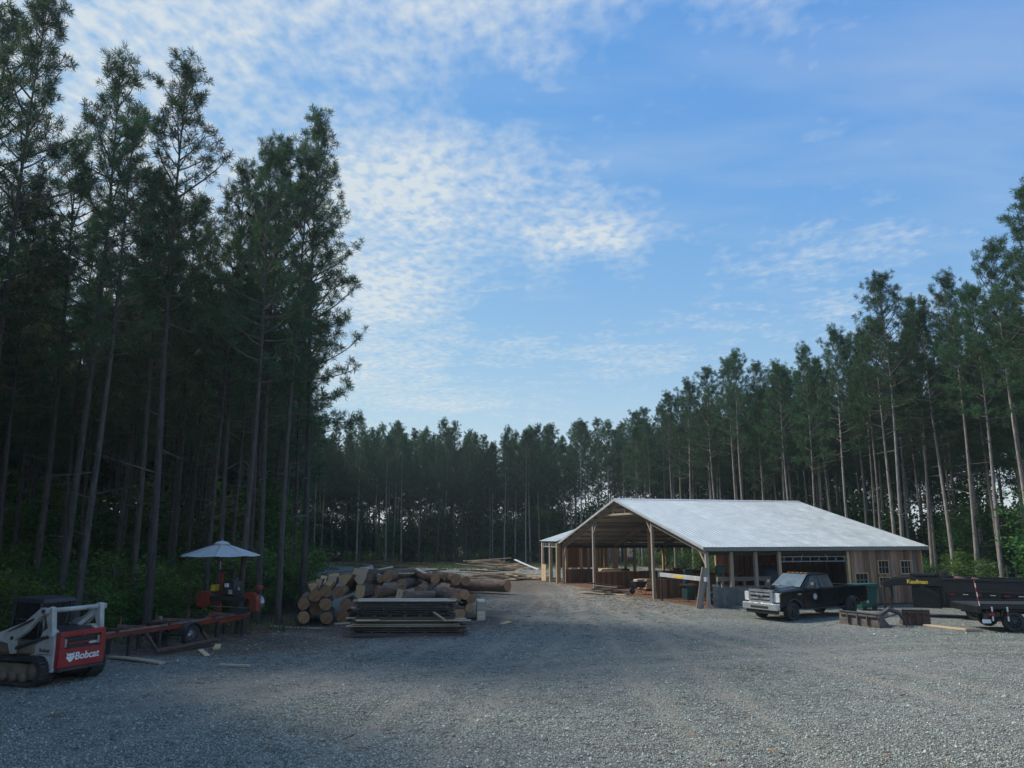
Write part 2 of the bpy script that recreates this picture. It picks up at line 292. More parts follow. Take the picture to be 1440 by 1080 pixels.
# ------------------------------------------------------------ ground
BA = Vector((10.04, 40.63)); BS = Vector((-.27274, .96209)); BL = Vector((.96209, .27274)); BW, BLEN = 21.96, 13.4
def bp(s, l, z=0.0): q = BA + BS * s + BL * l; return Vector((q.x, q.y, z))
def forest_left_edge(x): return 31.2 + (x + 8.6) * .6
def right_edge(y): return float(np.interp(y, [0, 30, 60, 70, 82, 109, 116, 130], [27, 25.5, 25.2, 20.8, 18.3, 12, 9, 6]))
def ground():
    xs = np.unique(np.concatenate([np.linspace(-600, -100, 8), np.linspace(-100, -22, 27), np.arange(-22, 30, .25), np.linspace(30, 100, 24), np.linspace(100, 600, 8)]))
    ys = np.unique(np.concatenate([np.linspace(-400, -20, 6), np.linspace(-20, 8, 12), np.arange(8, 44, .25), np.arange(44, 72, .5), np.linspace(72, 150, 60), np.linspace(150, 900, 12)]))
    X, Y = np.meshgrid(xs, ys)
    Z = .035 * np.sin(X * .31 + 1.3) * np.sin(Y * .27) + .02 * np.sin(X * .9 + Y * .55)
    V = np.stack([X.ravel(), Y.ravel(), Z.ravel()], 1); nx, ny = len(xs), len(ys)
    i = np.arange(nx * ny).reshape(ny, nx); Fc = np.stack([i[:-1, :-1].ravel(), i[:-1, 1:].ravel(), i[1:, 1:].ravel(), i[1:, :-1].ravel()], 1)
    m, t, p = new_mat('yard_ground')
    at_ = nd(t, 'ShaderNodeAttribute', attribute_name='zone'); sp = nd(t, 'ShaderNodeSeparateColor'); t.links.new(at_.outputs['Color'], sp.inputs[0])
    tcn = nd(t, 'ShaderNodeTexCoord'); vec = tcn.outputs['Object']
    vo = nd(t, 'ShaderNodeTexVoronoi'); vo.inputs['Scale'].default_value = 30; t.links.new(vec, vo.inputs['Vector'])
    vs = nd(t, 'ShaderNodeSeparateColor'); t.links.new(vo.outputs['Color'], vs.inputs[0])
    grav = ramp(t, vs.outputs[0], [(0, (.16, .165, .135)), (.45, (.435, .47, .38)), (.8, (.565, .60, .495)), (1, (.72, .73, .64))])
    crack = ramp(t, vo.outputs['Distance'], [(.25, (1, 1, 1)), (.75, (.22, .22, .22))]); grav = mixc(t, 1.0, grav, crack, 'MULTIPLY')
    mpn = nd(t, 'ShaderNodeMapping'); mpn.inputs['Scale'].default_value = (.35, 1.3, 1); mpn.inputs['Rotation'].default_value = (0, 0, -.25); t.links.new(vec, mpn.inputs[0])
    pat = noise(t, mpn.outputs[0], .55, 6, .62); pat2 = noise(t, vec, 1.9, 6, .65); pat3 = noise(t, vec, .13, 3, .5)
    grav = mixc(t, ramp(t, pat, [(.46, (0, 0, 0)), (.72, (.75, .75, .75))]), grav, mixc(t, .6, grav, (.17, .13, .10)))
    grav = mixc(t, ramp(t, pat2, [(.5, (0, 0, 0)), (.68, (.8, .8, .8))]), grav, (.14, .14, .12))
    grav = mixc(t, ramp(t, pat3, [(.4, (0, 0, 0)), (.65, (.4, .4, .4))]), grav, (.36, .35, .325))
    mp3 = nd(t, 'ShaderNodeMapping'); mp3.inputs['Scale'].default_value = (.6, 1.5, 1); t.links.new(vec, mp3.inputs[0])
    pits = noise(t, mp3.outputs[0], 4.2, 4, .6); grav = mixc(t, ramp(t, pits, [(.54, (0, 0, 0)), (.66, (.85, .85, .85))]), grav, (.075, .078, .07))
    tk = nd(t, 'ShaderNodeAttribute', attribute_name='track')
    tf = math_n(t, 'MULTIPLY', tk.outputs['Fac'], ramp(t, pat2, [(.3, (.25, .25, .25)), (.6, (1, 1, 1))]))
    grav = mixc(t, math_n(t, 'MULTIPLY', tf, .95), grav, (.36, .325, .26))
    dn = noise(t, vec, 9, 6, .7)
    dirt = ramp(t, dn, [(.3, (.085, .065, .05)), (.55, (.16, .125, .095)), (.72, (.27, .215, .16))])
    dirt = mixc(t, ramp(t, pat2, [(.48, (0, 0, 0)), (.66, (.7, .7, .7))]), dirt, grav)
    clay = ramp(t, dn, [(.3, (.17, .085, .05)), (.7, (.29, .17, .11))])
    floor = ramp(t, dn, [(.3, (.04, .03, .02)), (.6, (.10, .075, .045)), (.75, (.06, .075, .03))])
    def edge(ch, w=.5): return ramp(t, math_n(t, 'ADD', ch, math_n(t, 'MULTIPLY', math_n(t, 'SUBTRACT', pat2, .5), w)), [(.35, (0, 0, 0)), (.65, (1, 1, 1))])
    c = mixc(t, edge(sp.outputs[0]), floor, grav)
    c = mixc(t, edge(sp.outputs[2], .9), c, dirt); c = mixc(t, edge(sp.outputs[1], .7), c, clay)
    t.links.new(c, p.inputs['Base Color']); p.inputs['Roughness'].default_value = .95; p.inputs['Specular IOR Level'].default_value = .15
    bn = nd(t, 'ShaderNodeBump'); bn.inputs['Strength'].default_value = 1.0; bn.inputs['Distance'].default_value = .045
    h = math_n(t, 'ADD', math_n(t, 'MULTIPLY', math_n(t, 'SUBTRACT', 1.0, vo.outputs['Distance']), .9), math_n(t, 'ADD', math_n(t, 'MULTIPLY', dn, 1.3), math_n(t, 'SUBTRACT', math_n(t, 'MULTIPLY', pat2, 4.0), math_n(t, 'MULTIPLY', pits, 2.5))))
    t.links.new(h, bn.inputs['Height']); t.links.new(bn.outputs[0], p.inputs['Normal'])
    me = npmesh('ground', V, Fc, m, True); o = link('ground', me); tag(o, kind='structure')
    x, y = X.ravel(), Y.ravel()
    re = np.array([right_edge(v) for v in y])
    dl = np.where(x < -7, y - (31.0 + (x + 8.6) * .6), -9)                       # beyond the left stand's front
    dl2 = np.where((y > 31), -(x + .265 * y) + .5, -9)
    left = np.where(y < 34, dl, np.maximum(np.minimum(dl2, 9), -9))
    d = np.maximum.reduce([left, x - re + .5, y - 92 - 3 * np.sin(x * .2)])
    gr = np.clip(.5 - d / 3.0, 0, 1)
    s_ = (x - BA.x) * BS.x + (y - BA.y) * BS.y; l_ = (x - BA.x) * BL.x + (y - BA.y) * BL.y
    inb = np.minimum.reduce([s_ + .4, BW + 4 - s_, l_ + .7, BLEN + .5 - l_]); cl = np.clip(inb / .8, 0, 1)
    def blob2(cx, cy, rx, ry, w): return w * np.exp(-(((x - cx) / rx) ** 2 + ((y - cy) / ry) ** 2))
    dz = np.maximum.reduce([blob2(-11, 28, 5.5, 3.2, 1.1), blob2(-5.5, 36, 6.5, 7, 1.1), blob2(-3, 60, 9, 16, .85), blob2(1, 46, 4.0, 11, .52), blob2(2.2, 14.6, 1.4, .7, .5), blob2(-1.6, 21, 5, .5, .33), blob2(7, 24, 3, .8, .3), blob2(8.6, 13.6, .8, .5, .6), blob2(4.2, 13.6, 1.2, .4, .55)])
    trk = np.zeros_like(x)
    for pts in (((-3, 9), (-1.5, 18), (1.2, 30), (3.0, 44), (2.0, 70)), ((4.5, 9), (4.2, 20), (4.6, 32), (3.6, 46), (1.5, 72)), ((12, 12), (10, 22), (7, 33), (5.5, 42)), ((-14, 16), (-6, 20), (3, 24), (14, 27), (24, 27)), ((-9, 12), (-5, 22), (-1.5, 34), (1.0, 48))):
        px_, py_ = np.array(pts, float).T; horiz = abs(px_[-1] - px_[0]) > abs(py_[-1] - py_[0])
        c = (y - np.interp(x, px_, py_)) if horiz else (x - np.interp(y, py_, px_))
        w = 1 + .4 * np.sin((x if horiz else y) * .7)
        trk = np.maximum(trk, np.exp(-((np.abs(c) - .95) / (.28 * w)) ** 2))
    ta = me.attributes.new('track', 'FLOAT', 'POINT'); ta.data.foreach_set('value', (trk * gr).astype(np.float32))
    ca = me.color_attributes.new('zone', 'FLOAT_COLOR', 'POINT'); ca.data.foreach_set('color', np.stack([gr, cl, np.clip(dz, 0, 1), np.ones_like(gr)], 1).astype(np.float32).ravel())
ground()
rng = np.random.default_rng(5)
def scatter_stones(name, n, region, size, m, flat, label):
    oct_ = np.array([(1, 0, 0), (-1, 0, 0), (0, 1, 0), (0, -1, 0), (0, 0, 1), (0, 0, -1)], float); of = np.array([(0, 2, 4), (2, 1, 4), (1, 3, 4), (3, 0, 4), (2, 0, 5), (1, 2, 5), (3, 1, 5), (0, 3, 5)])
    P = region(n); n = len(P); sc = size * np.exp(rng.normal(0, .4, (n, 1, 1))) * np.array(flat)[None, None] * rng.uniform(.6, 1.4, (n, 1, 3))
    v = oct_[None] * sc + rng.normal(0, .15, (n, 6, 3)) * sc; a = rng.uniform(0, 6.28, n); ca, sa = np.cos(a)[:, None], np.sin(a)[:, None]
    x = v[..., 0] * ca - v[..., 1] * sa; y = v[..., 0] * sa + v[..., 1] * ca
    Z = .035 * np.sin(P[:, 0] * .31 + 1.3) * np.sin(P[:, 1] * .27) + .02 * np.sin(P[:, 0] * .9 + P[:, 1] * .55)
    v = np.stack([x + P[:, :1], y + P[:, 1:2], v[..., 2] + Z[:, None] + .004], -1).reshape(-1, 3)
    f = (of[None] + 6 * np.arange(n)[:, None, None]).reshape(-1, 3)
    o = link(name, npmesh(name, v, f, m)); tag(o, label, name.replace('_', ' '), kind='stuff'); return o
def yard(n):
    y = 11.5 / (1 - rng.uniform(0, .68, n)); x = rng.uniform(-.72, .72, n) * y
    k = (x > -8.5 - (34 - y) * .25) & (x < 24); return np.stack([x, y], 1)[k]
def stone_mat():
    m, t, p = new_mat('loose_stone'); g = nd(t, 'ShaderNodeNewGeometry')
    t.links.new(ramp(t, g.outputs['Random Per Island'], [(0, (.13, .132, .108)), (.6, (.36, .37, .31)), (.92, (.50, .505, .43)), (1, (.66, .66, .59))]), p.inputs['Base Color']); p.inputs['Roughness'].default_value = .85; return m
scatter_stones('loose_gravel', 110000, yard, .0135, stone_mat(), (1, 1, .75), 'loose grey crushed stones strewn over the yard')
def anywhere(n):
    y = 11.5 / (1 - rng.uniform(0, .62, n)); return np.stack([rng.uniform(-.7, .7, n) * y, y], 1)
scatter_stones('yard_litter', 900, anywhere, .03, M['chips'], (2.4, .6, .3), 'odd bits of bark and twig scattered on the gravel')
def woody(n):
    c = [(-11, 27.3, 4, 2.2), (-6, 32, 5, 2.0), (-3, 40, 4, 6), (-2, 62, 7, 9), (7, 44, 2.5, 4)]
    q = [np.stack([rng.normal(a, s, n // 5), rng.normal(b, t_, n // 5)], 1) for a, b, s, t_ in c]; return np.concatenate(q)
scatter_stones('bark_litter', 9000, woody, .035, M['chips'], (2.0, .7, .35), 'bark scraps and wood chips littering the dirt by the saw and logs')

# ------------------------------------------------------------ pines and undergrowth
def unit(v): return v / (np.linalg.norm(v, axis=-1, keepdims=True) + 1e-9)
def tufts(P, D, nb, ln, wd, rg):
    n = len(P); d = unit(D[:, None] * .50 + unit(rg.normal(0, 1, (n, nb, 3))) * .95)
    base = P[:, None] - D[:, None] * rg.uniform(0, .20, (n, nb, 1)); L = ln * rg.uniform(.7, 1.15, (n, nb, 1))
    side = unit(np.cross(d, rg.normal(0, 1, (n, nb, 3)))) * wd
    v = np.stack([base - side * .5, base + d * L * .55 + side, base + d * L, ], 2)
    return v.reshape(-1, 3), np.arange(n * nb * 3).reshape(-1, 3)
def pine_variant(seed, H, cb, rad, nbr=58, nb=34, lean_side=None, dead=14, ln=.27, wd=.0185, bark='pine_bark'):
    rg = np.random.default_rng(seed); rd = random.Random(seed)
    tr, br = MB(), MB()
    ax, ay = rd.uniform(-.3, .3), rd.uniform(-.3, .3); ph = rd.uniform(0, 6)
    def axis(z): q = z / H; return Vector((ax * q * q + .12 * math.sin(q * 5 + ph), ay * q * q + .12 * math.sin(q * 4 + ph * 2), z))
    r0 = .095 + H * .0022
    zs = [-.15, .25, .8] + [H * k / 11 for k in range(1, 12)]
    tr.tube([axis(z) for z in zs], [r0 * 1.32, r0 * 1.12, r0 * 1.02] + [max(.02, r0 * (1 - .95 * (z / H) ** 1.15)) for z in zs[3:]], 9)
    TP, TD = [], []
    for k in range(nbr):
        t = (k + rd.random()) / nbr; t = t ** .9
        z = H * cb + t * (H - .35 - H * cb); a = k * 2.4 + rd.uniform(-.5, .5)
        if lean_side is not None and t < .5 and math.cos(a - lean_side) < -.1 and rd.random() < .75: continue
        L = rad * ((1 - t) ** .50 * min(1, .55 + 1.6 * t) + .10) * rd.uniform(.55, 1.15)
        el = R(-8 + 62 * t + rd.uniform(-12, 14)); o = axis(z); h = Vector((math.cos(a), math.sin(a), 0))
        pts = [o]; e = el
        for j in range(4): e += R(rd.uniform(3, 11)); a2 = a + rd.uniform(-.2, .2); hh = Vector((math.cos(a2), math.sin(a2), 0)); pts.append(pts[-1] + (hh * math.cos(e) + Vector((0, 0, math.sin(e)))) * L / 4)
        rb = .016 + .011 * L
        br.tube(pts, [rb, rb * .8, rb * .6, rb * .4, .006], 4, False)
        nt_ = max(3, int(L * 3.0 + 2.5))
        for q in range(nt_):
            w = .34 + .66 * (q + rd.random() * .8) / nt_; w = min(w, .999); i = int(w * 4); p0 = pts[i].lerp(pts[i + 1], w * 4 - i)
            bd = (pts[i + 1] - pts[i]).normalized(); sd = Vector((rd.uniform(-1, 1), rd.uniform(-1, 1), rd.uniform(-.35, .8))).normalized()
            td = (bd * .55 + sd * .8 + Vector((0, 0, .25))).normalized(); tl = rd.uniform(.3, .95) * (1.15 - .5 * w)
            p1 = p0 + td * tl; br.tube([p0, p1], [.009, .005], 3, False)
            for s_ in range(rd.choice((1, 1, 1, 2))):
                TP.append(p1 + Vector((rd.uniform(-.17, .17), rd.uniform(-.17, .17), rd.uniform(-.1, .17))) * s_); TD.append((td * .8 + Vector((rd.uniform(-.4, .4), rd.uniform(-.4, .4), .35))).normalized())
        TP.append(pts[-1]); TD.append(((pts[-1] - pts[-2]).normalized() + Vector((0, 0, .4))).normalized())
    for k in range(7): TP.append(axis(H - .12 * k) + Vector((rd.uniform(-.2, .2), rd.uniform(-.2, .2), 0))); TD.append(Vector((rd.uniform(-.5, .5), rd.uniform(-.5, .5), 1)).normalized())
    for k in range(dead):
        z = H * rd.uniform(.12, cb + .05); a = rd.uniform(0, 6.28); L = rd.choice((.25, .4, .8, 1.5, 2.3)) * rd.uniform(.7, 1.2); o = axis(z); p1 = o + Vector((math.cos(a), math.sin(a), rd.uniform(-.25, .35))) * L
        br.tube([o, o.lerp(p1, .6) + Vector((0, 0, rd.uniform(0, .12))), p1], [.02 + .006 * L, .015, .005], 4, False)
    V, Fc = tufts(np.array([tuple(p) for p in TP]), np.array([tuple(p) for p in TD]), nb, ln, wd, rg)
    nf = len(tr.f); tr.add(br.v, br.f); me = tr.mesh('pine_trunk', M[bark], True, False); me.materials.append(M['twig'])
    me.polygons.foreach_set('material_index', np.array([0] * nf + [1] * (len(me.polygons) - nf), np.int32))
    return (me, npmesh('pine_needles', V, Fc, M['needles']), H)
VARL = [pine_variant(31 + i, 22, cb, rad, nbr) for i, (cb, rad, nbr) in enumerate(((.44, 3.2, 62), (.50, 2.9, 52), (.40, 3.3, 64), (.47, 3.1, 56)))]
VAR = [pine_variant(11 + i, 21, cb, rad, nbr, bark='sunlit_pine') for i, (cb, rad, nbr) in enumerate(((.48, 3.4, 66), (.52, 3.1, 60), (.55, 3.5, 60), (.44, 3.2, 68), (.50, 3.7, 66), (.57, 3.0, 56)))]
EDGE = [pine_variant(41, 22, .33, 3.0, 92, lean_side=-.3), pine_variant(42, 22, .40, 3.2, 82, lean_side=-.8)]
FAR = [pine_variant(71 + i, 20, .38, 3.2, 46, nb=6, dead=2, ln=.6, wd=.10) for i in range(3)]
def pine(x, y, h, var, label, group, rz=None):
    e = empty('pine_tree', (x, y, gz(x, y)), random.uniform(0, 6.28) if rz is None else rz, label, 'tree', group)
    s = h / var[2]; w = s * random.uniform(.9, 1.12); e.scale = (w, w, s)
    for nm, me in zip(('trunk', 'crown'), var[:2]): link(nm, me, e)
    return e
def scr(x, y): return 720 + FPX * x / (y * math.cos(PITCH) - 1.5 * math.sin(PITCH))
def sector(x, y, k):
    u = scr(x, y)
    if k == 'L':
        w = 'far left above the skid steer' if u < 110 else 'behind the sawmill' if u < 300 else 'just left of the log pile'; f = y - forest_left_edge(x) < 4
        t = ('tall dark pine in the front row ' if f else 'dark pine trunk deeper in the stand ') + w; return t, 'pines ' + w + (', front' if f else ', inner')
    if k == 'R':
        w = 'left of the barn ridge peak' if u < 880 else 'behind the left half of the barn roof' if u < 1060 else 'behind the right half of the barn roof' if u < 1295 else 'right of the barn behind the trailers'; f = x - right_edge(y) < 4
        t = ('pine with sunlit-coloured trunk in the front row ' if f else 'shaded pine in the inner rows ') + w; return t, 'pines ' + w + (', front' if f else ', inner')
    w = 'behind the log pile' if u < 600 else 'behind the plank heap' if u < 730 else 'behind the annex'; f = y < 114
    t = ('distant pine at the front of the back stand ' if f else 'distant pine in the rear rows of the back stand ') + w; return t, 'back pines ' + w + (', front' if f else ', rear')
spots = []
def feat(u, v, y, var, label, group, rz=None):
    x, _, h = at(u, v, y); pine(x, y, h, var, label, group, rz); spots.append((x, y))
feat(455, 172, 37.8, EDGE[0], 'tall pine at the right end of the left stand, foliage low on its right side', None, 0)
feat(270, 95, 30.0, VARL[1], 'broad-crowned tall pine rising behind the sawmill, its crown cut out against cloud', None)
feat(172, 86, 30.5, VARL[3], 'tall narrow-topped pine just left of the broad-crowned one', None)
feat(62, -8, 27.6, VARL[0], 'pine in the left stand reaching the top of the picture', None)
feat(398, 208, 34.5, EDGE[1], 'pine with sloping top just left of the tall end pine of the left stand', None, .4)
feat(1237, 393, 50.5, VAR[2], 'tall round-topped pine with sunlit-coloured forked-looking trunk behind the right end of the barn', None)
feat(1033, 497, 70, VAR[5], 'slender pine standing clear above its neighbours behind the barn ridge', None)
feat(1436, 268, 36, VAR[3], 'tallest pine at the right edge of the picture', None)
feat(1396, 345, 41, VAR[5], 'thin sparse-topped pine beside the tallest one at the right edge', None)
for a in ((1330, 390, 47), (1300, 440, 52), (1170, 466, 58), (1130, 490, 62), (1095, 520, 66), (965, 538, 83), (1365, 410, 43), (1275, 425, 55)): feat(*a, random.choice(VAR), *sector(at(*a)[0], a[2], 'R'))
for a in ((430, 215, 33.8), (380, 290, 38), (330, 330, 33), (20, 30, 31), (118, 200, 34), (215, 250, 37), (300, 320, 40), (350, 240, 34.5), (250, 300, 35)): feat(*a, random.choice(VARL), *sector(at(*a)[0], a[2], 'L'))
cand = []
rd = random.Random(99)
def free(x, y, md): return all((x - a) ** 2 + (y - b) ** 2 > md * md for a, b in spots)
def fill(n, fx, ok, md, kind, hl):
    for _ in range(n):
        x, y = fx()
        if ok(x, y) and free(x, y, md): spots.append((x, y)); cand.append((math.hypot(x, y), x, y, kind, rd.uniform(*hl)))
fill(6000, lambda: (rd.uniform(-72, -8), rd.uniform(-8, 96)), lambda x, y: (y > forest_left_edge(x) + .5 and x < -.272 * y - .2 and x > -.86 * y) or (-52 < x < -16.5 and y < 32 and x < -.80 * y - .5), 2.3, 'L', (17.5, 21))  # second area: stand continued out of view, added to shade the foreground gravel
fill(6000, lambda: (rd.uniform(5, 82), rd.uniform(30, 128)), lambda x, y: right_edge(y) + .3 < x < min(.80 * y, right_edge(y) + 36), 2.7, 'R', (16.8, 20.6))
fill(2500, lambda: (rd.uniform(-46, 14), rd.uniform(105, 142)), lambda x, y: x < right_edge(y) + 3, 2.9, 'B', (16.2, 20.2))
fill(1500, lambda: (rd.uniform(-50, -18), rd.uniform(78, 113)), lambda x, y: -.46 * y < x < -.285 * y, 3.4, 'B', (18.5, 20.5))
def vis(c):                                  # trees that show: near the camera or at the front of their stand
    d, x, y, k, h = c
    if k == 'L': dep = y - forest_left_edge(x)
    elif k == 'R': dep = x - right_edge(y)
    else: dep = min(y - 105, 30)
    return d + 1.6 * max(dep, 0) + (400 if x < -.75 * y or x > .74 * y else 0)
cand.sort(key=vis)
NEAR, REST = cand[:274], cand[274:]
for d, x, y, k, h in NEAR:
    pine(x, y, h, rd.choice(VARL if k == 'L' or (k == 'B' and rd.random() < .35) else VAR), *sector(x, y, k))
def join_far():
    Vs, Fs, n = [], [], 0; Vt, Ft, m_ = [], [], 0
    arr = []
    for v in FAR:
        a = []
        for me in v[:2]:
            co = np.empty(len(me.vertices) * 3, np.float32); me.vertices.foreach_get('co', co); me.calc_loop_triangles(); f = np.empty(len(me.loop_triangles) * 3, np.int32); me.loop_triangles.foreach_get('vertices', f); a.append((co.reshape(-1, 3), f.reshape(-1, 3)))
        arr.append(a)
    for i, (d, x, y, k, h) in enumerate(REST):
        a = arr[i % 3]; s = h / 20; r = rd.uniform(0, 6.28); mt = np.array([[math.cos(r), math.sin(r), 0], [-math.sin(r), math.cos(r), 0], [0, 0, 1]]) * s
        for j, (co, f) in enumerate(a):
            q = co @ mt + np.array([x, y, 0])
            if j == 1: Vs.append(q); Fs.append(f + n); n += len(co)
            else: Vt.append(q); Ft.append(f + m_); m_ += len(co)
    if not REST: return
    e = empty('pine_wood', (0, 0, 0), 0, 'deep rows of pines behind the front trunks, reading as one dark mass, with unseen rows at the left added for shade', 'pine wood'); e['kind'] = 'stuff'
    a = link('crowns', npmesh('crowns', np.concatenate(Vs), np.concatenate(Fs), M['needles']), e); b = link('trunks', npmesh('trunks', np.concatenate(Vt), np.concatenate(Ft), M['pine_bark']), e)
    a['kind'] = b['kind'] = 'stuff'
join_far()
def leafy(seed, h, rad, n, leaf, m, stems=4):
    rg = np.random.default_rng(seed); rd_ = random.Random(seed); st = MB(); P = []
    for k in range(stems):
        a = rd_.uniform(0, 6.28); tip = Vector((math.cos(a) * rad * .55 * rd_.random(), math.sin(a) * rad * .55 * rd_.random(), h * rd_.uniform(.7, .98)))
        b0 = Vector((rd_.uniform(-.15, .15), rd_.uniform(-.15, .15), -.05)); mid = b0.lerp(tip, .5) + Vector((rd_.uniform(-.2, .2), rd_.uniform(-.2, .2), 0)); st.tube([b0, mid, tip], [.012 + h * .006, .01 + h * .004, .006], 5)
        for j in range(int(5 + h * 1.3)):
            w = rd_.uniform(.2, 1); o = b0.lerp(mid, w * 2) if w < .5 else mid.lerp(tip, w * 2 - 1); a = rd_.uniform(0, 6.28); L = rad * rd_.uniform(.35, .95) * (1.15 - .7 * abs(w - .5))
            p1 = o + Vector((math.cos(a) * L, math.sin(a) * L, L * rd_.uniform(-.05, .6))); st.tube([o, p1], [.012, .004], 3, False)
            for q in range(5): P.append(o.lerp(p1, .35 + .65 * q / 4))
    P = np.array([tuple(p) for p in P]); c = P[rg.integers(0, len(P), n)] + rg.normal(0, 1, (n, 3)) * np.array([.18, .18, .13]) * (.6 + .12 * h)
    c[:, 2] = np.maximum(c[:, 2], .06)
    d = unit(rg.normal(0, 1, (n, 3)) * np.array([1, 1, .45])); s = unit(np.cross(d, rg.normal(0, 1, (n, 3)))); L = leaf * rg.uniform(.6, 1.3, (n, 1))
    v = np.stack([c - d * L * .5, c + s * L * .3, c + d * L * .5, c - s * L * .3], 1).reshape(-1, 3)
    return st.mesh('stems', M['twig'], True), npmesh('foliage', v, np.arange(n * 4).reshape(-1, 4), m), h
SHR = [leafy(i, 2.4, 1.3, 1500, .13, M['leaves_pale' if i % 2 else 'leaves']) for i in range(4)]
SAP = [leafy(20 + i, 7.5, 2.1, 3600, .24, M['leaves'], 6) for i in range(3)]
def bush(nm, x, y, h, v, label, group, cat):
    e = empty(nm, (x, y, gz(x, y)), rd.uniform(0, 6.28), label, cat, group); s = h / v[2]; e.scale = (s * rd.uniform(.9, 1.3),) * 2 + (s,)
    link('stem', v[0], e); link('foliage', v[1], e)
bs = []
def sow(n, fx, ok, md, nm, V, hr, label, group, cat):
    k = 0
    for _ in range(n * 30):
        if k >= n: break
        x, y = fx()
        if ok(x, y) and all((x - a) ** 2 + (y - b) ** 2 > md * md for a, b in bs): bs.append((x, y)); k += 1; bush(nm, x, y, rd.uniform(*hr), rd.choice(V), label, group, cat)
sow(46, lambda: (rd.uniform(-34, -10.5), rd.uniform(22, 56)), lambda x, y: (x < -13 or y > 36) and forest_left_edge(x) + 2.2 < y < forest_left_edge(x) + 15 and -.72 * y < x < -.27 * y, 1.3, 'understory_shrub', SHR, (1.5, 3.4), 'leafy green shrub among the trunks of the left pine stand', 'shrubs under the left pines', 'shrub')
sow(14, lambda: (rd.uniform(-34, -10), rd.uniform(30, 60)), lambda x, y: forest_left_edge(x) + 4 < y < forest_left_edge(x) + 22 and -.72 * y < x < -.27 * y, 2.4, 'sapling', SAP, (4, 7), 'broadleaf sapling inside the left pine stand', 'saplings under the left pines', 'sapling')
sow(46, lambda: (rd.uniform(10, 46), rd.uniform(34, 100)), lambda x, y: right_edge(y) + .6 < x < right_edge(y) + 9 and x < .7 * y, 1.5, 'understory_shrub', SHR, (1.2, 2.8), 'bright leafy shrub among the sunlit-coloured trunks of the right pine stand', 'shrubs under the right pines', 'shrub')
sow(14, lambda: (rd.uniform(10, 46), rd.uniform(36, 100)), lambda x, y: right_edge(y) + 2.5 < x < right_edge(y) + 12 and x < .7 * y, 2.4, 'sapling', SAP, (4, 7), 'broadleaf sapling inside the right pine stand', 'saplings under the right pines', 'sapling')
sow(60, lambda: (rd.uniform(-40, 14), rd.uniform(112, 126)), lambda x, y: x < right_edge(y) + 2 and x > -.36 * y, 2.0, 'sapling', SAP, (4.5, 8.5), 'broadleaf sapling in the green thicket at the back of the yard', 'saplings in the back thicket', 'sapling')
sow(36, lambda: (rd.uniform(-36, 12), rd.uniform(103, 113)), lambda x, y: x < right_edge(y) - 1 and x > -.30 * y, 1.5, 'understory_shrub', SHR, (.9, 2.0), 'low shrub along the edge of the back thicket', 'shrubs at the back edge', 'shrub')
sow(24, lambda: (rd.uniform(-26, -11), rd.uniform(42, 96)), lambda x, y: -.31 * y < x < -.262 * y + .4, 1.5, 'understory_shrub', SHR, (1.2, 2.8), 'low shrub on the inner edge of the left stand beyond the log pile', 'shrubs beyond the log pile', 'shrub')
def thicket():
    V, n = [], 0; z = [(rd.uniform(-44, 12), rd.uniform(123, 150), rd.uniform(4.5, 8.5)) for _ in range(95)]
    z += [(x, y, rd.uniform(3, 8)) for x, y in [(rd.uniform(-66, -14), rd.uniform(44, 98)) for _ in range(520)] if x < -.29 * y and x > -.74 * y and y > forest_left_edge(x) + 17]
    z += [(x, y, rd.uniform(4, 9.5)) for x, y in [(rd.uniform(14, 74), rd.uniform(38, 124)) for _ in range(640)] if right_edge(y) + 11 < x < min(right_edge(y) + 30, .76 * y)]
    z += [(rd.uniform(3, 17), rd.uniform(119, 140), rd.uniform(7, 12)) for _ in range(26)]
    for x, y, h in z:
        k = 520; c = rng.normal(0, 1, (k, 3)) * np.array([1.1, 1.1, .0]); c[:, 2] = h * rng.beta(1.5, 1.4, k); c[:, :2] *= (1.25 - .7 * c[:, 2:] / h); c += np.array([x, y, 0])
        d = unit(rng.normal(0, 1, (k, 3))); q = unit(np.cross(d, rng.normal(0, 1, (k, 3)))); L = rng.uniform(.22, .5, (k, 1)); V.append(np.stack([c - d * L * .5, c + q * L * .32, c + d * L * .5, c - q * L * .32], 1).reshape(-1, 3))
    V = np.concatenate(V); o = link('deep_thicket', npmesh('deep_thicket', V, np.arange(len(V)).reshape(-1, 4), M['leaves'])); tag(o, 'dim green thicket filling the depth behind the pine trunks', 'thicket', kind='stuff')
thicket()
def grass_tufts():
    q = []
    for _ in range(5200):
        x, y = rd.uniform(-34, 30), rd.uniform(20, 100)
        if (x < -7 and y > forest_left_edge(x) - .8 and x < -.255 * y + .4) or x > right_edge(y) - .7 or (y > 84 and x < 14): q.append((x, y))
    q = np.array(q); n = len(q); nb = 12
    c = np.repeat(q, nb, 0) + rng.normal(0, .22, (n * nb, 2)); a = rng.uniform(0, 6.28, n * nb); h = rng.uniform(.12, .5, n * nb); w = .022
    z = .035 * np.sin(c[:, 0] * .31 + 1.3) * np.sin(c[:, 1] * .27) + .02 * np.sin(c[:, 0] * .9 + c[:, 1] * .55) - .02
    b0 = np.stack([c[:, 0] - np.cos(a) * w, c[:, 1] - np.sin(a) * w, z], 1); b1 = np.stack([c[:, 0] + np.cos(a) * w, c[:, 1] + np.sin(a) * w, z], 1)
    tp = np.stack([c[:, 0] + rng.normal(0, .12, n * nb), c[:, 1] + rng.normal(0, .12, n * nb), z + h], 1)
    o = link('forest_grass', npmesh('forest_grass', np.stack([b0, b1, tp], 1).reshape(-1, 3), np.arange(n * nb * 3).reshape(-1, 3), M['grass'])); tag(o, 'weedy grass along the foot of the pine stands', 'grass', kind='stuff')
grass_tufts()

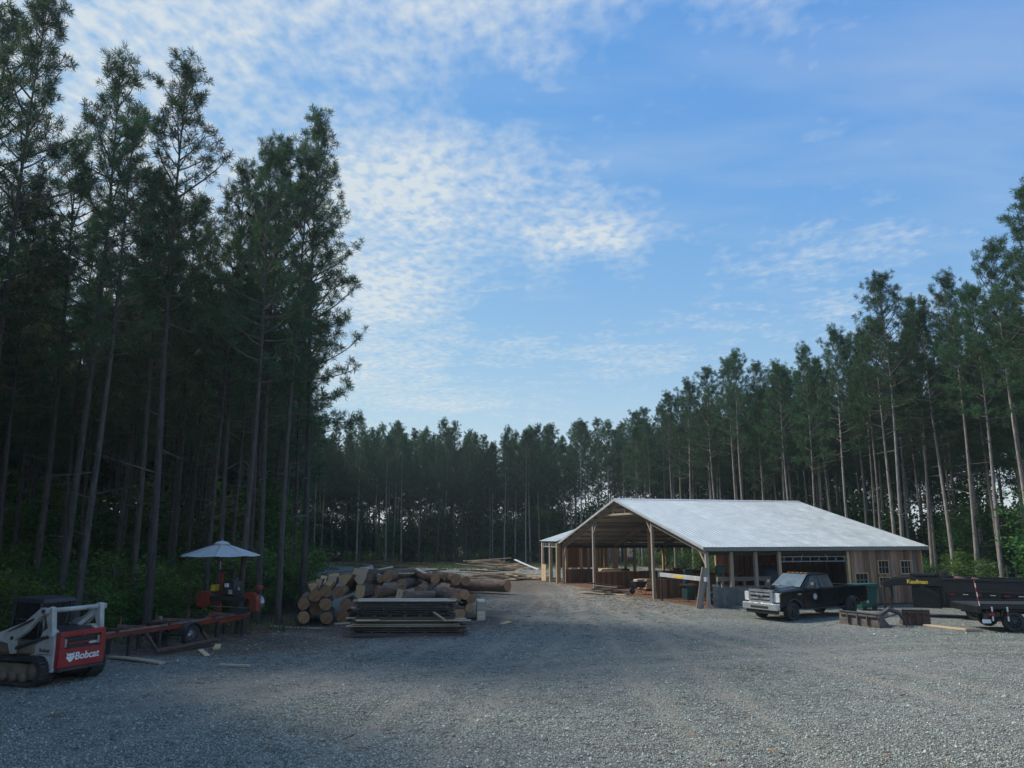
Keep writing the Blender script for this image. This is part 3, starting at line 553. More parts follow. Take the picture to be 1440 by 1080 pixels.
# ------------------------------------------------------------ barn
def bar_in(mb, s0, l0, z0, s1, l1, z1, w, h): return mb.bar((s0, l0, z0), (s1, l1, z1), w, h)
# barn-local axes: x = s (along the gable, away from the camera), y = -l (ridge direction), so x,y,z stay right-handed
def barn_empty(name, label, cat):
    return empty(name, (BA.x, BA.y, 0), math.atan2(BS.y, BS.x), label, cat)
EAVE, RIDGE, MID = 3.0, 5.85, BW / 2
def roof_z(s): return RIDGE - (RIDGE - EAVE) * abs(s - MID) / MID
barn = barn_empty('open_barn', 'large open-sided pole barn with white metal gable roof and brown board walls', 'barn')
def Bpart(name, mb, m, **k): return mb.build(name, m, barn, **k)
def panel_mesh(width, slope_len, m):
    mb = MB(); prof = []; n = 4; p = width / n
    for i in range(n): x = i * p; prof += [(x, 0), (x + p * .70, 0), (x + p * .78, .013), (x + p * .92, .013)]
    prof.append((width, 0))
    k = len(prof); vs = [(0, x, z) for x, z in prof] + [(slope_len, x, z) for x, z in prof]
    mb.add(vs, [(i, i + 1, k + i + 1, k + i) for i in range(k - 1)])
    me = mb.mesh('roof_panel', m, False, False); return me
LOV, EOV = .35, .35
slope = math.hypot(MID, RIDGE - EAVE); ang = math.atan2(RIDGE - EAVE, MID); PWID = (BLEN + 2 * LOV) / 15
pm = panel_mesh(PWID, slope + EOV, M['roof'])
for i in range(15):
    for side in (0, 1):
        o = link('roof_panel', pm, barn)
        y0 = LOV - i * PWID
        if side == 0: o.location = (-EOV * math.cos(ang), y0 - PWID, EAVE - EOV * math.sin(ang) + .16); o.rotation_euler = (0, -ang, 0)
        else: o.location = (BW + EOV * math.cos(ang), y0, EAVE - EOV * math.sin(ang) + .16); o.rotation_euler = (0, -ang, math.pi)
rc = MB(); rc.prism([(MID - .28, RIDGE + .115), (MID, RIDGE + .205), (MID + .28, RIDGE + .115), (MID, RIDGE + .19)], LOV + .02, -BLEN - LOV - .02, 'xz'); Bpart('ridge_cap', rc, M['trim'])
for l in (-LOV, BLEN + LOV):                                      # rake trims
    for sd in (-1, 1):
        e0 = (MID + sd * (MID + EOV), -l, EAVE - EOV * math.tan(ang) + .10); e1 = (MID, -l, RIDGE + .10); Bpart('rake_trim', MB().bar(e0, e1, .03, .14), M['trim'])
for sd in (-1, 1): Bpart('eave_trim', MB().b2(MID + sd * (MID + EOV) - .03, MID + sd * (MID + EOV) + .03, LOV, -BLEN - LOV, EAVE - EOV * math.tan(ang) - .04, EAVE - EOV * math.tan(ang) + .14), M['gutter'])
for k in range(9):                                                # purlins on both slopes
    for sd in (-1, 1):
        s = MID + sd * (.35 + k * (MID - .2) / 8.6); Bpart('purlin', MB().b2(s - .03, s + .03, LOV - .02, -BLEN - LOV + .02, roof_z(s) + .02, roof_z(s) + .13), M['weathered'])
BAYS = [0, 4.3, 8.6, BLEN]; PS = [0, 6.2, 15.6, BW]
def truss(l, m):
    y = -l
    for sd in (-1, 1):
        Bpart('rafter', MB().bar((MID + sd * MID, y, EAVE - .10), (MID, y, RIDGE - .10), .08, .2), m)
        Bpart('lower_rafter', MB().bar((MID + sd * MID, y, EAVE - .28), (MID + sd * (MID - 6.2), y, roof_z(6.2) - .30), .07, .1), m)
    Bpart('collar_tie', MB().bar((MID - 2.9, y + .005, 5.02), (MID + 2.9, y + .005, 5.02), .08, .12), m)
    for s in (MID - .95, MID + .95): Bpart('truss_web', MB().bar((s, y, 5.08), (s, y, roof_z(s) - .18), .06, .08), m)
    for s, d in ((6.2, 1), (15.6, -1)):
        Bpart('knee_brace', MB().bar((s, y, roof_z(s) - .95), (s + d * .75, y, roof_z(s + d * .75) - .2), .07, .09), m)
for l in BAYS: truss(l, M['post_grey'] if l == 0 else M['weathered'])
def post(s, l, top=None, w=.16, m='post_grey'):
    top = roof_z(s) - .18 if top is None else top; q = bp(s, l)
    Bpart('post', MB().b2(s - w / 2, s + w / 2, -l - w / 2, -l + w / 2, -.25, top), M[m])
for l in BAYS:
    for s in PS: post(s, l, m='post_grey' if l == 0 else 'post_wood')
for l in (1.42, 2.86): post(.0, l, w=.17)
post(11, 13.3); post(3.1, BLEN); post(18.5, BLEN)
for s, d in ((0, 1), (BW, -1)): Bpart('knee_brace', MB().bar((s, 0.0, 2.05), (s + d * .75, 0.0, roof_z(s + d * .75) - .25), .06, .09), M['post_grey'])
for s in (6.2, 15.6):                                            # long beams carrying the trusses
    Bpart('girder', MB().b2(s - .05, s + .05, .0, -BLEN, roof_z(s) - .46, roof_z(s) - .22), M['weathered'])
Bpart('eave_beam', MB().b2(.02, .10, .0, -BLEN, EAVE - .34, EAVE - .12), M['dark_board']); Bpart('eave_beam', MB().b2(BW - .1, BW - .02, .0, -BLEN, EAVE - .34, EAVE - .12), M['dark_board'])
# ladder truss over the vehicle opening
lt0, lt1 = 4.3, 8.6
for z in (2.30, 2.55): Bpart('header_chord', MB().b2(-.03, .03, -lt0 - .08, -lt1 + .08, z - .03, z + .03), M['header'])
for k in range(8): y = -lt0 - .3 - k * .54; Bpart('header_web', MB().b2(-.022, .022, y - .025, y + .025, 2.33, 2.52), M['header'])
for y in (-lt0 - 1.45, -lt0 - 2.9): Bpart('header_hanger', MB().b2(-.022, .022, y - .03, y + .03, 2.58, EAVE - .34), M['header'])
def wall_boards(s0, l0, s1, l1, z0, z1, m, wid=.22, gaps=(), jitter=.0, name='wall_board'):
    n = max(1, int(math.hypot(s1 - s0, l1 - l0) / wid)); dx, dy = (s1 - s0) / n, (l1 - l0) / n; ln = math.hypot(dx, dy)
    rot = math.atan2(-dy, dx)
    for i in range(n):
        s, l = s0 + dx * (i + .5), l0 + dy * (i + .5); a, b = z0, z1 + rd.uniform(-jitter, jitter)
        segs = [(a, b)]
        for g0, g1, h0, h1 in gaps:
            q = (i + .5) * ln
            if g0 <= q <= g1:
                ns = []
                for c, d in segs:
                    if h0 > c: ns.append((c, min(d, h0)))
                    if h1 < d: ns.append((max(c, h1), d))
                segs = ns
        for c, d in segs:
            if d - c > .05: Bpart(name, MB().box(s + rd.uniform(-.006, .006), -l, (c + d) / 2, ln * .975, .025, d - c, rot), m)
def window(s, l0, l1, z0, z1, nx=3, ny=2):
    y0, y1 = -l0, -l1; w = Bpart('window', MB().b2(s - .05, s - .02, y0 + .05, y0, z0, z1).b2(s - .05, s - .02, y1, y1 - .05, z0, z1).b2(s - .05, s - .02, y0 + .05, y1 - .05, z1, z1 + .05).b2(s - .05, s - .02, y0 + .05, y1 - .05, z0 - .05, z0), M['post_wood'])
    MB().b2(s + .01, s + .02, y0, y1, z0, z1).build('pane', M['glass'], w)
    for k in range(1, nx): y = y0 + (y1 - y0) * k / nx; MB().b2(s - .035, s - .01, y - .012, y + .012, z0, z1).build('glazing_bar', M['post_grey'], w)
    for k in range(1, ny): z = z0 + (z1 - z0) * k / ny; MB().b2(s - .034, s - .012, y0, y1, z - .012, z + .012).build('glazing_bar', M['post_grey'], w)
WG = [(.25, 1.0, .95, 1.62), (1.78, 2.42, 1.62, 2.28), (1.78, 2.42, .95, 1.38), (3.28, 3.98, 1.6, 2.26)]
wall_boards(-.10, 8.7, -.10, BLEN, .02, EAVE - .12, M['siding'], .20, WG)
for a, b, z0, z1 in WG: window(-.09, 8.7 + a, 8.7 + b, z0, z1)
wall_boards(.2, BLEN - .05, BW - .2, BLEN - .05, .02, EAVE - .15, M['siding'], .3)            # far end wall
wall_boards(6.4, 6.6, 6.4, BLEN - .15, .02, 3.0, M['siding_brown'], .24, [(.55, 1.25, .95, 1.65)]); window(6.4, 7.15, 7.85, .97, 1.63)
wall_boards(15.6, .15, 15.6, 9.0, .02, 1.12, M['siding_brown'], .22, jitter=.01); Bpart('wall_cap', MB().b2(15.5, 15.7, -.1, -9.0, 1.13, 1.17), M['fresh'])
wall_boards(6.2, .15, 6.2, 4.2, .02, 1.12, M['siding_brown'], .22, jitter=.01)
wall_boards(BW, .15, BW, 5.6, .02, 1.05, M['siding_brown'], .22, jitter=.01)
wall_boards(15.8, 9.05, 21.8, 9.05, .02, 1.1, M['siding_brown'], .24); wall_boards(6.5, 9.0, 15.4, 9.0, .02, 1.0, M['siding_brown'], .24)
for i in range(6): l = .22 + i * .68; Bpart('metal_panel', MB().box(-.09, -l - .33, .55, .02, .665, 1.0), M['sheet'])

# annex behind the barn's far eave
annex = barn_empty('timber_annex', 'small open timber annex with white metal roof behind the left end of the barn', 'shed')
A0, A1, L0, L1, AE, AR = BW + .1, 26.0, -.4, 6.2, 3.25, 4.25; LM = (L0 + L1) / 2
def Apart(name, mb, m): return mb.build(name, m, annex)
asl = math.hypot(L1 - LM + .2, AR - AE + .06); aang = math.atan2(AR - AE, L1 - LM); apm = panel_mesh(.95, asl, M['roof'])
for i in range(5):
    for side in (0, 1):
        o = link('roof_panel', apm, annex)
        if side == 0: o.location = (A0 + .1 + i * .8, -L0 + .2, AE - .06); o.rotation_euler = (0, -aang, -math.pi / 2)
        else: o.location = (A0 + .1 + i * .8 + .95, -L1 - .2, AE - .06); o.rotation_euler = (0, -aang, math.pi / 2)
for s in (A0 + .25, (A0 + A1) / 2, A1):
    for l in (L0, L0 + .75, 2.9, L1 - .8, L1):
        top = AR - (AR - AE) * abs(l - LM) / (L1 - LM) - .1; Apart('post', MB().b2(s - .09, s + .09, -l - .09, -l + .09, -.1, top), M['fresh'])
    for sd in (L0, L1): Apart('rafter', MB().bar((s, -sd, AE - .12), (s, -LM, AR - .12), .06, .16), M['post_wood'])
for l in (L0, L1):
    for z in (AE - .5, AE - .24): Apart('header_chord', MB().b2(A0, A1, -l - .03, -l + .03, z - .03, z + .03), M['trim'])
    for k in range(9): s = A0 + .3 + k * .42; Apart('header_web', MB().b2(s - .02, s + .02, -l - .02, -l + .02, AE - .46, AE - .27), M['trim'])
for i in range(6): s = A1 - .13 - i * .19; Apart('wall_board', MB().box(s, -L0 + .11, .66, .175, .025, 1.32), M['fresh'])
for s, l in ((A0 + 1.2, 2.0), (A0 + 1.2, 3.6), (A1 - 1.2, 4.6), (A0 + 2.4, 5.2)): Apart('stud', MB().b2(s - .13, s + .13, -l - .03, -l + .03, 0, 2.9), M['fresh'])
Apart('upper_panel', MB().b2(A1 - .02, A1 + .02, -L0 - 1.5, -L1 + .9, 1.0, 2.7), M['siding_brown'])

# ------------------------------------------------------------ boards, logs, stacks
def board(p0, p1, w, th, m, label, group=None, up=(0, 0, 1), name='board', cat='board'):
    p0, p1 = Vector(p0), Vector(p1); d = p1 - p0; L = d.length; dn = d.normalized(); y = Vector(up).cross(dn)
    if y.length < 1e-3: y = Vector((0, 1, 0))
    y.normalize(); z = dn.cross(y); mt = Matrix((dn, y, z)).transposed().to_4x4(); mt.translation = (p0 + p1) / 2
    mb = MB(); k = 5; sag = rd.uniform(-.01, .01) * L
    vs = []
    for i in range(k): x = -L / 2 + L * i / (k - 1); o = sag * (1 - (2 * i / (k - 1) - 1) ** 2); vs += [(x, -w / 2, o - th / 2), (x, w / 2, o - th / 2), (x, w / 2, o + th / 2), (x, -w / 2, o + th / 2)]
    fs = [(4 * i + j, 4 * i + (j + 1) % 4, 4 * i + 4 + (j + 1) % 4, 4 * i + 4 + j) for i in range(k - 1) for j in range(4)] + [(3, 2, 1, 0), (4 * k - 4, 4 * k - 3, 4 * k - 2, 4 * k - 1)]
    o = mb.add(vs, fs).build(name, m); o.matrix_world = mt; tag(o, label, cat, group); return o
def log(p0, p1, r, label, group=None, m='log_bark', r1=None):
    p0, p1 = Vector(p0), Vector(p1); d = p1 - p0; L = d.length; r1 = r1 or r * rd.uniform(.82, .95)
    e = bpy.data.objects.new('log', None); col.objects.link(e); e.matrix_world = Matrix.Translation(p0) @ d.to_track_quat('X', 'Z').to_matrix().to_4x4(); e.empty_display_size = .2; tag(e, label, 'log', group)
    n, k = 18, 12; vs = []; ph = rd.uniform(0, 6)
    for i in range(k):
        x = L * i / (k - 1); rr = r + (r1 - r) * i / (k - 1)
        for j in range(n): a = 2 * math.pi * j / n; q = rr * (1 + .05 * math.sin(2 * a + ph) + .035 * math.sin(3 * a + i * .9 + ph) + rd.uniform(-.045, .045)); vs.append((x, q * math.cos(a), q * math.sin(a)))
    fs = [(i * n + j, i * n + (j + 1) % n, (i + 1) * n + (j + 1) % n, (i + 1) * n + j) for i in range(k - 1) for j in range(n)]
    MB().add(vs, fs).build('bark', M[m], e, True)
    for i in (0, k - 1):
        ring = [Vector(vs[i * n + j]) for j in range(n)]; c = Vector((ring[0].x, 0, 0)); s = -1 if i == 0 else 1
        ring = [c + (q - c) * .985 for q in ring]; MB().add([c + Vector((.012 * s, 0, 0))] + [q + Vector((.008 * s, 0, 0)) for q in ring] + [q - Vector((.03 * s, 0, 0)) for q in ring], [(0, 1 + j, 1 + (j + 1) % n) for j in range(n)] + [(1 + j, 1 + n + j, 1 + n + (j + 1) % n, 1 + (j + 1) % n) for j in range(n)]).build('cut_face', M['cut'], e)
    return e
def wedge(p, size, L, yaw, pitch, label, group, kind=0):                   # split slab with a pale triangular face
    e = empty('split_log', p, yaw, label, 'split log', group); e.rotation_euler = (0, pitch, yaw)
    prof = [[(-.5, .38), (-.1, .47), (.5, .3), (.12, -.5)], [(-.45, .45), (.4, .5), (.55, .1), (-.05, -.55), (-.3, -.1)], [(-.4, .45), (.35, .5), (.42, -.4), (.05, -.6), (-.3, -.35)]][kind]
    prof = [(a * size, b * size) for a, b in prof]; MB().prism(prof, 0, L, 'yz').build('bark', M['log_bark'], e)
    MB().prism([(a * .97, b * .97) for a, b in prof], -.02, -.004, 'yz').build('split_face', M['split_wood'], e); return e
# end-on logs at the left of the pile
GE = 'log ends at the left of the pile'
for u, v, y, dx, pos in ((427, 868, 33.4, -.22, 'bottom left corner log of the stacked log ends'), (459, 869, 33.3, -.19, 'bottom log beside the corner one in the stacked log ends'), (427, 849, 33.45, -.22, 'middle-left log resting on the bottom corner log'),
                    (444, 856, 33.9, -.2, 'dark set-back log in the middle of the stacked log ends'), (457.5, 850, 33.35, -.19, 'orange-faced middle log right of the dark set-back one'), (443, 838, 33.5, -.2, 'upper left log of the stacked ends, orange cut face'),
                    (458, 832, 33.6, -.19, 'small top-centre log with a split heart in its cut face'), (476, 833, 33.7, -.02, 'top right log of the stacked ends with its grey bark side showing')):
    x, yy, z = at(u, v, y); L = rd.uniform(3.2, 3.6); log((x, yy, z), (x + dx * L, yy + L, z + rd.uniform(-.03, .05)), .255 if v > 840 else .245, pos, GE)
def L2(u0, v0, y0, u1, v1, y1, r, label, m='log_bark', group='logs heaped in the pile'): return log(at(u0, v0, y0), at(u1, v1, y1), r, label, group, m)
GP = 'logs heaped in the pile'
L2(544.5, 811, 35.6, 580, 806, 39, .26, 'log with round pinkish cut end on top of the pile'); L2(612, 814, 36, 585, 806, 39.5, .22, 'log beside the pinkish round one, its end turned right')
L2(499, 807, 36.2, 524, 800, 36.6, .20, 'pale grey barked log lying crosswise on the top left of the pile', 'pale_bark'); L2(535, 814, 35.4, 524, 806, 37, .16, 'short pale-barked stub next to the round pinkish end', 'pale_bark')
L2(530, 832, 34.2, 566, 829, 34.8, .25, 'knobbly short log with rough bark just above the lumber stack'); L2(560, 838, 34.3, 610, 836, 35.2, .18, 'thin log lying behind the top boards of the lumber stack')
L2(590, 832, 35.2, 620, 812, 40, .24, 'log in the middle of the pile half hidden by shadow'); L2(565, 822, 36, 588, 818, 40, .25, 'log under the round pinkish one')
L2(641, 815, 37.4, 612, 809, 39.4, .27, 'thick barked log on the upper right of the pile'); L2(629, 812, 37.8, 602, 814, 40, .24, 'log with orange cut end on the upper right of the pile')
L2(641, 841, 34.2, 612, 834, 36, .25, 'log with reddish cut end right behind the lumber stack'); L2(653, 836, 35, 625, 831, 38, .23, 'log tucked behind the reddish-ended one'); L2(663, 842, 35.4, 640, 838, 39, .23, 'rightmost log of the pile, round end towards the yard'); L2(660, 855, 35.3, 640, 852, 39, .2, 'low log under the rightmost one')
L2(645, 862, 33.2, 625, 852, 37, .28, 'thick grey log standing out at the right end of the lumber stack', 'pale_bark'); L2(624, 866, 32.6, 600, 858, 36, .24, 'low log with reddish end behind the lumber stack')
L2(500, 850, 34.5, 530, 842, 38, .25, 'buried log low in the middle of the pile'); L2(540, 848, 34.6, 560, 838, 38.5, .26, 'log lying on the buried one'); L2(580, 850, 34.6, 600, 840, 38, .25, 'log low behind the stack centre'); L2(515, 868, 34.2, 545, 855, 38, .26, 'bottom log behind the lumber stack'); L2(555, 868, 34.4, 580, 855, 38, .26, 'second bottom log behind the lumber stack'); L2(596, 868, 34.3, 615, 856, 38, .25, 'third bottom log behind the lumber stack')
L2(482, 867, 34.4, 498, 858, 38.5, .27, 'bottom log just right of the stacked log ends'); L2(486, 850, 34.5, 500, 842, 38.5, .26, 'middle log just right of the stacked log ends'); L2(638, 822, 52, 714, 824, 49.5, .40, 'big solitary log lying crosswise beyond the pile'); L2(636, 811, 53, 655, 817, 46.5, .32, 'log angled onto the left end of the big solitary log', group=None)
wedge(at(485, 817, 34.6), .72, 1.9, R(78), .1, 'triangular split log with pale face left on top of the pile', None, 0); wedge(at(507, 812, 34.9), .82, 2.0, R(74), .08, 'larger split log with pale trapezoid face on top of the pile', None, 1)
wedge(at(507, 832, 34.5), .56, 1.5, R(80), 0, 'upright split log with tan face under the larger one', None, 2); wedge(at(562, 836, 34.2), .45, 1.1, R(60), .3, 'grey split slab beside the knobbly log', None, 2)
for i, (u, v) in enumerate(((440, 826), (449, 820), (455, 815), (462, 824), (467, 818), (452, 828), (470, 813))):
    wedge(at(u, v, 34.0 + .1 * i), rd.uniform(.34, .52), .45, R(rd.uniform(60, 115)), rd.uniform(-.15, .3), 'pale jagged split chunk heaped on the stacked log ends', 'split chunks on the log ends', i % 3)
for i, (a, b) in enumerate((((586, 800, 37), (598, 806, 36)), ((550, 806, 36.2), (582, 806, 36.8)), ((530, 801, 36.4), (552, 797, 37)))): board(at(*a), at(*b), .16, .04, M['fresh'], ('pale stick jutting up from the right of the log pile', 'flat pale slab lying on top of the pile right of the pinkish log', 'pale slab tip sticking up at the top of the pile')[i])
# two-tier lumber stack
def lumber(u0, u1, v, y, dz, layers, tier, label, depth=1.15):
    x0, x1 = at(u0, v, y)[0], at(u1, v, y)[0]; z0 = dz; e = empty('lumber_stack', ((x0 + x1) / 2, y + depth / 2, z0), R(1.0), label, 'lumber'); Lh = (x1 - x0) / 2
    for d in (-depth * .42, 0, depth * .42): MB().box(0, d, .06, 2 * Lh * .96, .12, .12).build('bearer', M['dark_board'], e)
    for k in range(7): x = -Lh * .9 + 1.8 * Lh * k / 6; MB().box(x, 0, .145, .1, depth, .05).build('cross_piece', M['dark_board'], e)
    z = .172
    for k in range(layers):
        for j in range(5):
            w = depth / 5 * rd.uniform(.82, .97); off = rd.uniform(-.18, .18) + (rd.choice((-.35, .3)) if rd.random() < .2 else 0); ln = 2 * Lh * rd.uniform(.86, .99)
            MB().box(off, -depth / 2 + depth * (j + .5) / 5, z + .016, ln, w, .03).build('board', M['fresh' if (k == layers - 1 or rd.random() < .15) else 'dark_board' if rd.random() < .85 else 'weathered'], e)
        z += .034
        if k < layers - 1:
            for q in range(5): MB().box(-Lh * .8 + 1.6 * Lh * q / 4 + rd.uniform(-.1, .1), 0, z + .013, .04, depth * .98, .024).build('sticker', M['dark_board'], e)
            z += .028
    return e, dz + z
_, zt = lumber(489, 655, 890, 29.6, gz(-4, 30), 7, 0, 'lower tier of the stacked dark boards in front of the log pile')
lumber(497, 641, 865, 29.7, zt, 9, 1, 'upper tier of the stacked boards with pale top boards')
board((-5.75, 29.45, zt + .02), (-4.9, 29.5, zt + .02), .14, .05, M['fresh'], 'pale board end poking out left between the two lumber tiers')
x, y, z = at(645, 873, 29.4); board((x - .55, 29.35, zt + .02), (x + .45, 29.5, zt + .02), .22, .03, M['fresh'], 'pale board sticking out right on the lower lumber tier'); board((x - .5, 29.3, zt + .05), (x - .95, 29.6, zt + .3), .1, .03, M['fresh'], 'short board leaning on the right end of the lower lumber tier')
x, y = G(675, 872); 
for i in range(2): o = MB().box(0, 0, 0, .36, 1.6, .40).build('timber_block', M['fresh']); o.location = (x, y + .8, .20 + gz(x, y) + .405 * i); o.rotation_euler = (0, 0, R(4)); tag(o, ('lower', 'upper')[i] + ' of the two squared timber blocks stacked right of the log pile', 'timber', 'squared timber blocks')
# scrap heaps of planks
def heap(n, cx, cy, rx, ry, hz, Lr, mats, label, group, yaw=0):
    for i in range(n):
        a = rd.uniform(0, 6.28); q = math.sqrt(rd.random()); x = cx + rx * q * math.cos(a); y = cy + ry * q * math.sin(a); top = hz * (1 - q ** 2.8) + .06
        z = gz(x, y) + top * (i + 1) / n * .9 + .03; L = rd.uniform(*Lr) / 2; b = yaw + rd.gauss(0, .45); d = Vector((math.cos(b), math.sin(b), rd.gauss(0, .06))) * L; c = Vector((x, y, z))
        zmin = gz(x, y) + .03
        p0, p1 = c - d, c + d; p0.z = max(p0.z, zmin); p1.z = max(p1.z, zmin)
        board(p0, p1, rd.uniform(.1, .26), rd.uniform(.03, .08), M[rd.choice(mats)], label, group)
heap(64, *G(692, 814), 2.7, 2.2, 1.9, (1.8, 3.8), ('fresh', 'fresh', 'weathered', 'dark_board', 'split_wood'), 'sawn slab in the loose heap of pale planks left of the annex', 'slabs in the plank heap', R(-5))
heap(30, -10.5, 64, 3.8, 2.0, 2.2, (2, 4), ('dark_board', 'weathered', 'siding_brown'), 'dark slab in the brown heap behind the log pile', 'slabs in the dark heap', R(5))
heap(9, *G(757, 815), 1.6, .8, .35, (1.5, 2.8), ('weathered', 'dark_board', 'fresh'), 'grey slab lying at the foot of the annex', 'slabs by the annex', R(-8))
p = at(724, 787, 66.5); q = at(757, 801, 64); board(p, q, .2, .06, M['white'], 'long pale plank propped up at a slant beside the annex')
x, y = G(752, 815); board((x - .7, y + .6, .2), (x + .75, y - .6, .2), .34, .3, M['fresh'], 'thick squared beam on the ground left of the annex', name='timber_beam', cat='timber')
heap(13, *G(856, 836), 1.1, .5, .55, (1.2, 2.4), ('weathered', 'dark_board', 'fresh'), 'board in the small heap before the barn opening', 'boards before the barn', R(-25))
for a, b, w, lab in (((828, 835), (880, 838), .2, 'long pale board lying flat in front of the small barn heap'), ((155, 926), (228, 934), .22, 'long pale board on the gravel behind the skid steer'), ((309, 936), (350, 938), .14, 'thin pale board on the gravel front right of the sawmill'), ((282, 914), (291, 922), .16, 'short pale offcut near the sawmill wheel'), ((307, 907), (304, 913), .2, 'small offcut by the sawmill leg'), ((1302, 881), (1366, 889), .32, 'wide tan plank on the gravel in front of the rusty bucket'), ((705, 879), (716, 876), .2, 'offcut lying alone on the gravel right of the log pile'), ((380, 882), (455, 884), .18, 'weathered board on the dirt in front of the log ends'), ((470, 878), (492, 877), .2, 'pale block on the ground left of the lumber stack')):
    (x0, y0), (x1, y1) = G(*a), G(*b); board((x0, y0, gz(x0, y0) + .045), (x1, y1, gz(x1, y1) + .045), w, .05, M['weathered' if 'weathered' in lab else 'fresh'], lab)
x0, y0 = G(1358, 889.5); board((x0, y0, gz(x0, y0) + .06), (x0 + .55, y0 - .14, gz(x0, y0) + .06), .16, .09, M['weathered'], 'short grey timber end beside the tan plank')

# ------------------------------------------------------------ things in and around the barn
q0, q1 = bp(4.75, -.28, 1.47), bp(.1, -.28, 1.47)
bm_ = empty('saw_rail', (q0.x, q0.y, 0), math.atan2(q1.y - q0.y, q1.x - q0.x), 'long white steel rail with yellow sticker on legs across the barn side bay', 'machine rail')
RL = (q1 - q0).length + .55
MB().b2(0, RL, -.06, .06, 1.36, 1.58).build('rail', M['trim'], bm_, bevel=.01); MB().b2(1.75, 2.75, -.068, -.062, 1.40, 1.54).build('sticker', M['yellow'], bm_)
for x in (.1, RL - .6): MB().b2(x - .04, x + .04, -.04, .04, -.05, 1.36).build('leg', M['machine_black'], bm_)
MB().b2(-.16, 0, -.1, .1, 1.3, 1.66).build('end_stop', M['steel'], bm_)
q0 = bp(.6, .9); e = empty('timber_rack', (q0.x, q0.y, 0), math.atan2(BL.y, BL.x), 'brown timber beam on trestles inside the front barn bay', 'timber')
MB().b2(0, 3.2, -.09, .09, 1.30, 1.52).build('beam', M['weathered'], e)
for x in (.3, 1.6, 2.9): MB().b2(x - .05, x + .05, -.05, .05, -.02, 1.30).build('leg', M['weathered'], e)
def machine(s, l, label, m, w=.55, h=1.6):
    q = bp(s, l); e = empty('workshop_machine', (q.x, q.y, 0), R(20), label, 'machine')
    MB().b2(-w / 2, w / 2, -w / 2, w / 2, 0, h * .5).build('base', M[m], e, bevel=.02); MB().b2(-w * .7, w * .7, -w * .6, w * .6, h * .5, h * .56).build('table', M['steel'], e)
    MB().b2(-w / 2, -w / 5, -w / 5, w / 5, h * .56, h).build('column', M[m], e, bevel=.02); MB().b2(-w / 2, w * .55, -w / 4, w / 4, h * .86, h * 1.08).build('head', M[m], e, bevel=.03); MB().tube([(.3 * w, 0, h * .86), (.3 * w, 0, h * .66)], .04).build('spindle', M['steel'], e)
machine(5.2, 1.7, 'teal drill-like machine above the low wall in the side bay', 'teal'); machine(1.6, 1.7, 'teal machine with pale top just inside the corner post', 'teal', .5, 1.9)
def lum_in(s, l, L, n, w, label, z0=.0, m='fresh', along=True):
    q = bp(s, l); e = empty('lumber_stack', (q.x, q.y, z0), math.atan2(BL.y, BL.x) + (0 if along else math.pi / 2), label, 'lumber'); z = 0
    for d in (-L * .35, L * .35): MB().box(d, 0, .05, .1, w, .1).build('bearer', M['weathered'], e)
    z = .1
    for k in range(n):
        for j in range(3): MB().box(rd.uniform(-.08, .08), (j - 1) * w / 3, z + .04, L * rd.uniform(.9, 1), w / 3 * .93, .075).build('board', M[m], e)
        z += .08
lum_in(1.5, 3.8, 2.6, 11, .8, 'stack of orange-brown boards inside the bay behind the truck hood', m='split_wood'); lum_in(3.4, 4.2, 3, 6, .9, 'low board stack deeper in the front bay')
lum_in(16.6, 1.6, 1.6, 15, .8, 'short stack of pale drawers-like boards beside the left gable post'); lum_in(13.2, 4.5, 4.2, 8, 1.2, 'lumber stack on the dirt in the middle bay'); lum_in(12.2, 7.6, 4.0, 12, 1.2, 'taller lumber stack at the back of the middle bay'); lum_in(18.6, 4.2, 3.6, 9, 1.2, 'lumber stack in the far left bay')
q = bp(2.2, 5.0); e = empty('storage_tank', (q.x, q.y, 0), R(20), 'dark blue round tank standing in shadow by the vehicle opening', 'tank'); MB().tube([(0, 0, 0), (0, 0, .05), (0, 0, 1.75), (0, 0, 2.0), (0, 0, 2.05)], [.6, .66, .66, .5, .15], 18).build('shell', M['blue'], e, True); MB().tube([(0, 0, 2.04), (0, 0, 2.12)], .16, 12).build('cap', M['machine_black'], e)
q0, q1 = bp(-.14, -.62, .0), bp(-.14, -.2, 2.05); board(Vector((q0.x, q0.y, .03)), q1, .34, .05, M['weathered'], 'wide grey plank leaning against the front corner post of the barn', up=(BS.x, BS.y, 0))
for (u, v, r, lab) in ((1006, 852, .36, 'worn tyre leaning against the grey metal wall panels'),):
    x, y = G(u, v); e = empty('tyre', (x, y + .15, r), R(15), lab, 'tyre'); e.rotation_euler = (R(72), 0, R(15))
    MB().tube([(r * .78 * math.cos(a), r * .78 * math.sin(a), 0) for a in [k * 6.2832 / 18 for k in range(19)]], .1, 8, False).build('casing', M['rubber'], e, True)
x, y = G(1034, 856); o = MB().prism([(-.42, -.2), (-.2, -.33), (.3, -.3), (.45, -.02), (.25, .28), (-.3, .26)], 0, .07, 'xy').build('concrete_slab', M['sheet'], bevel=.015); o.location = (x, y, gz(x, y)); tag(o, 'flat grey slab lying on the gravel before the metal wall', 'slab')
x, y = G(1017, 853); board((x, y, .02), (x + .35, y + .2, .55), .25, .05, M['weathered'], 'short board propped against the grey metal wall')
q = bp(10.2, .9); e = empty('wheelbarrow', (q.x, q.y, 0), R(200), 'dark wheelbarrow with pale load standing in the wide barn opening', 'wheelbarrow')
MB().prism([(-.45, .75), (.5, .78), (.3, .42), (-.25, .42)], -.33, .33, 'xz').build('tray', M['blue'], e, bevel=.03); MB().tube([(.5, -.04, .2), (.5, .04, .2)], .2, 16).build('wheel', M['rubber'], e)
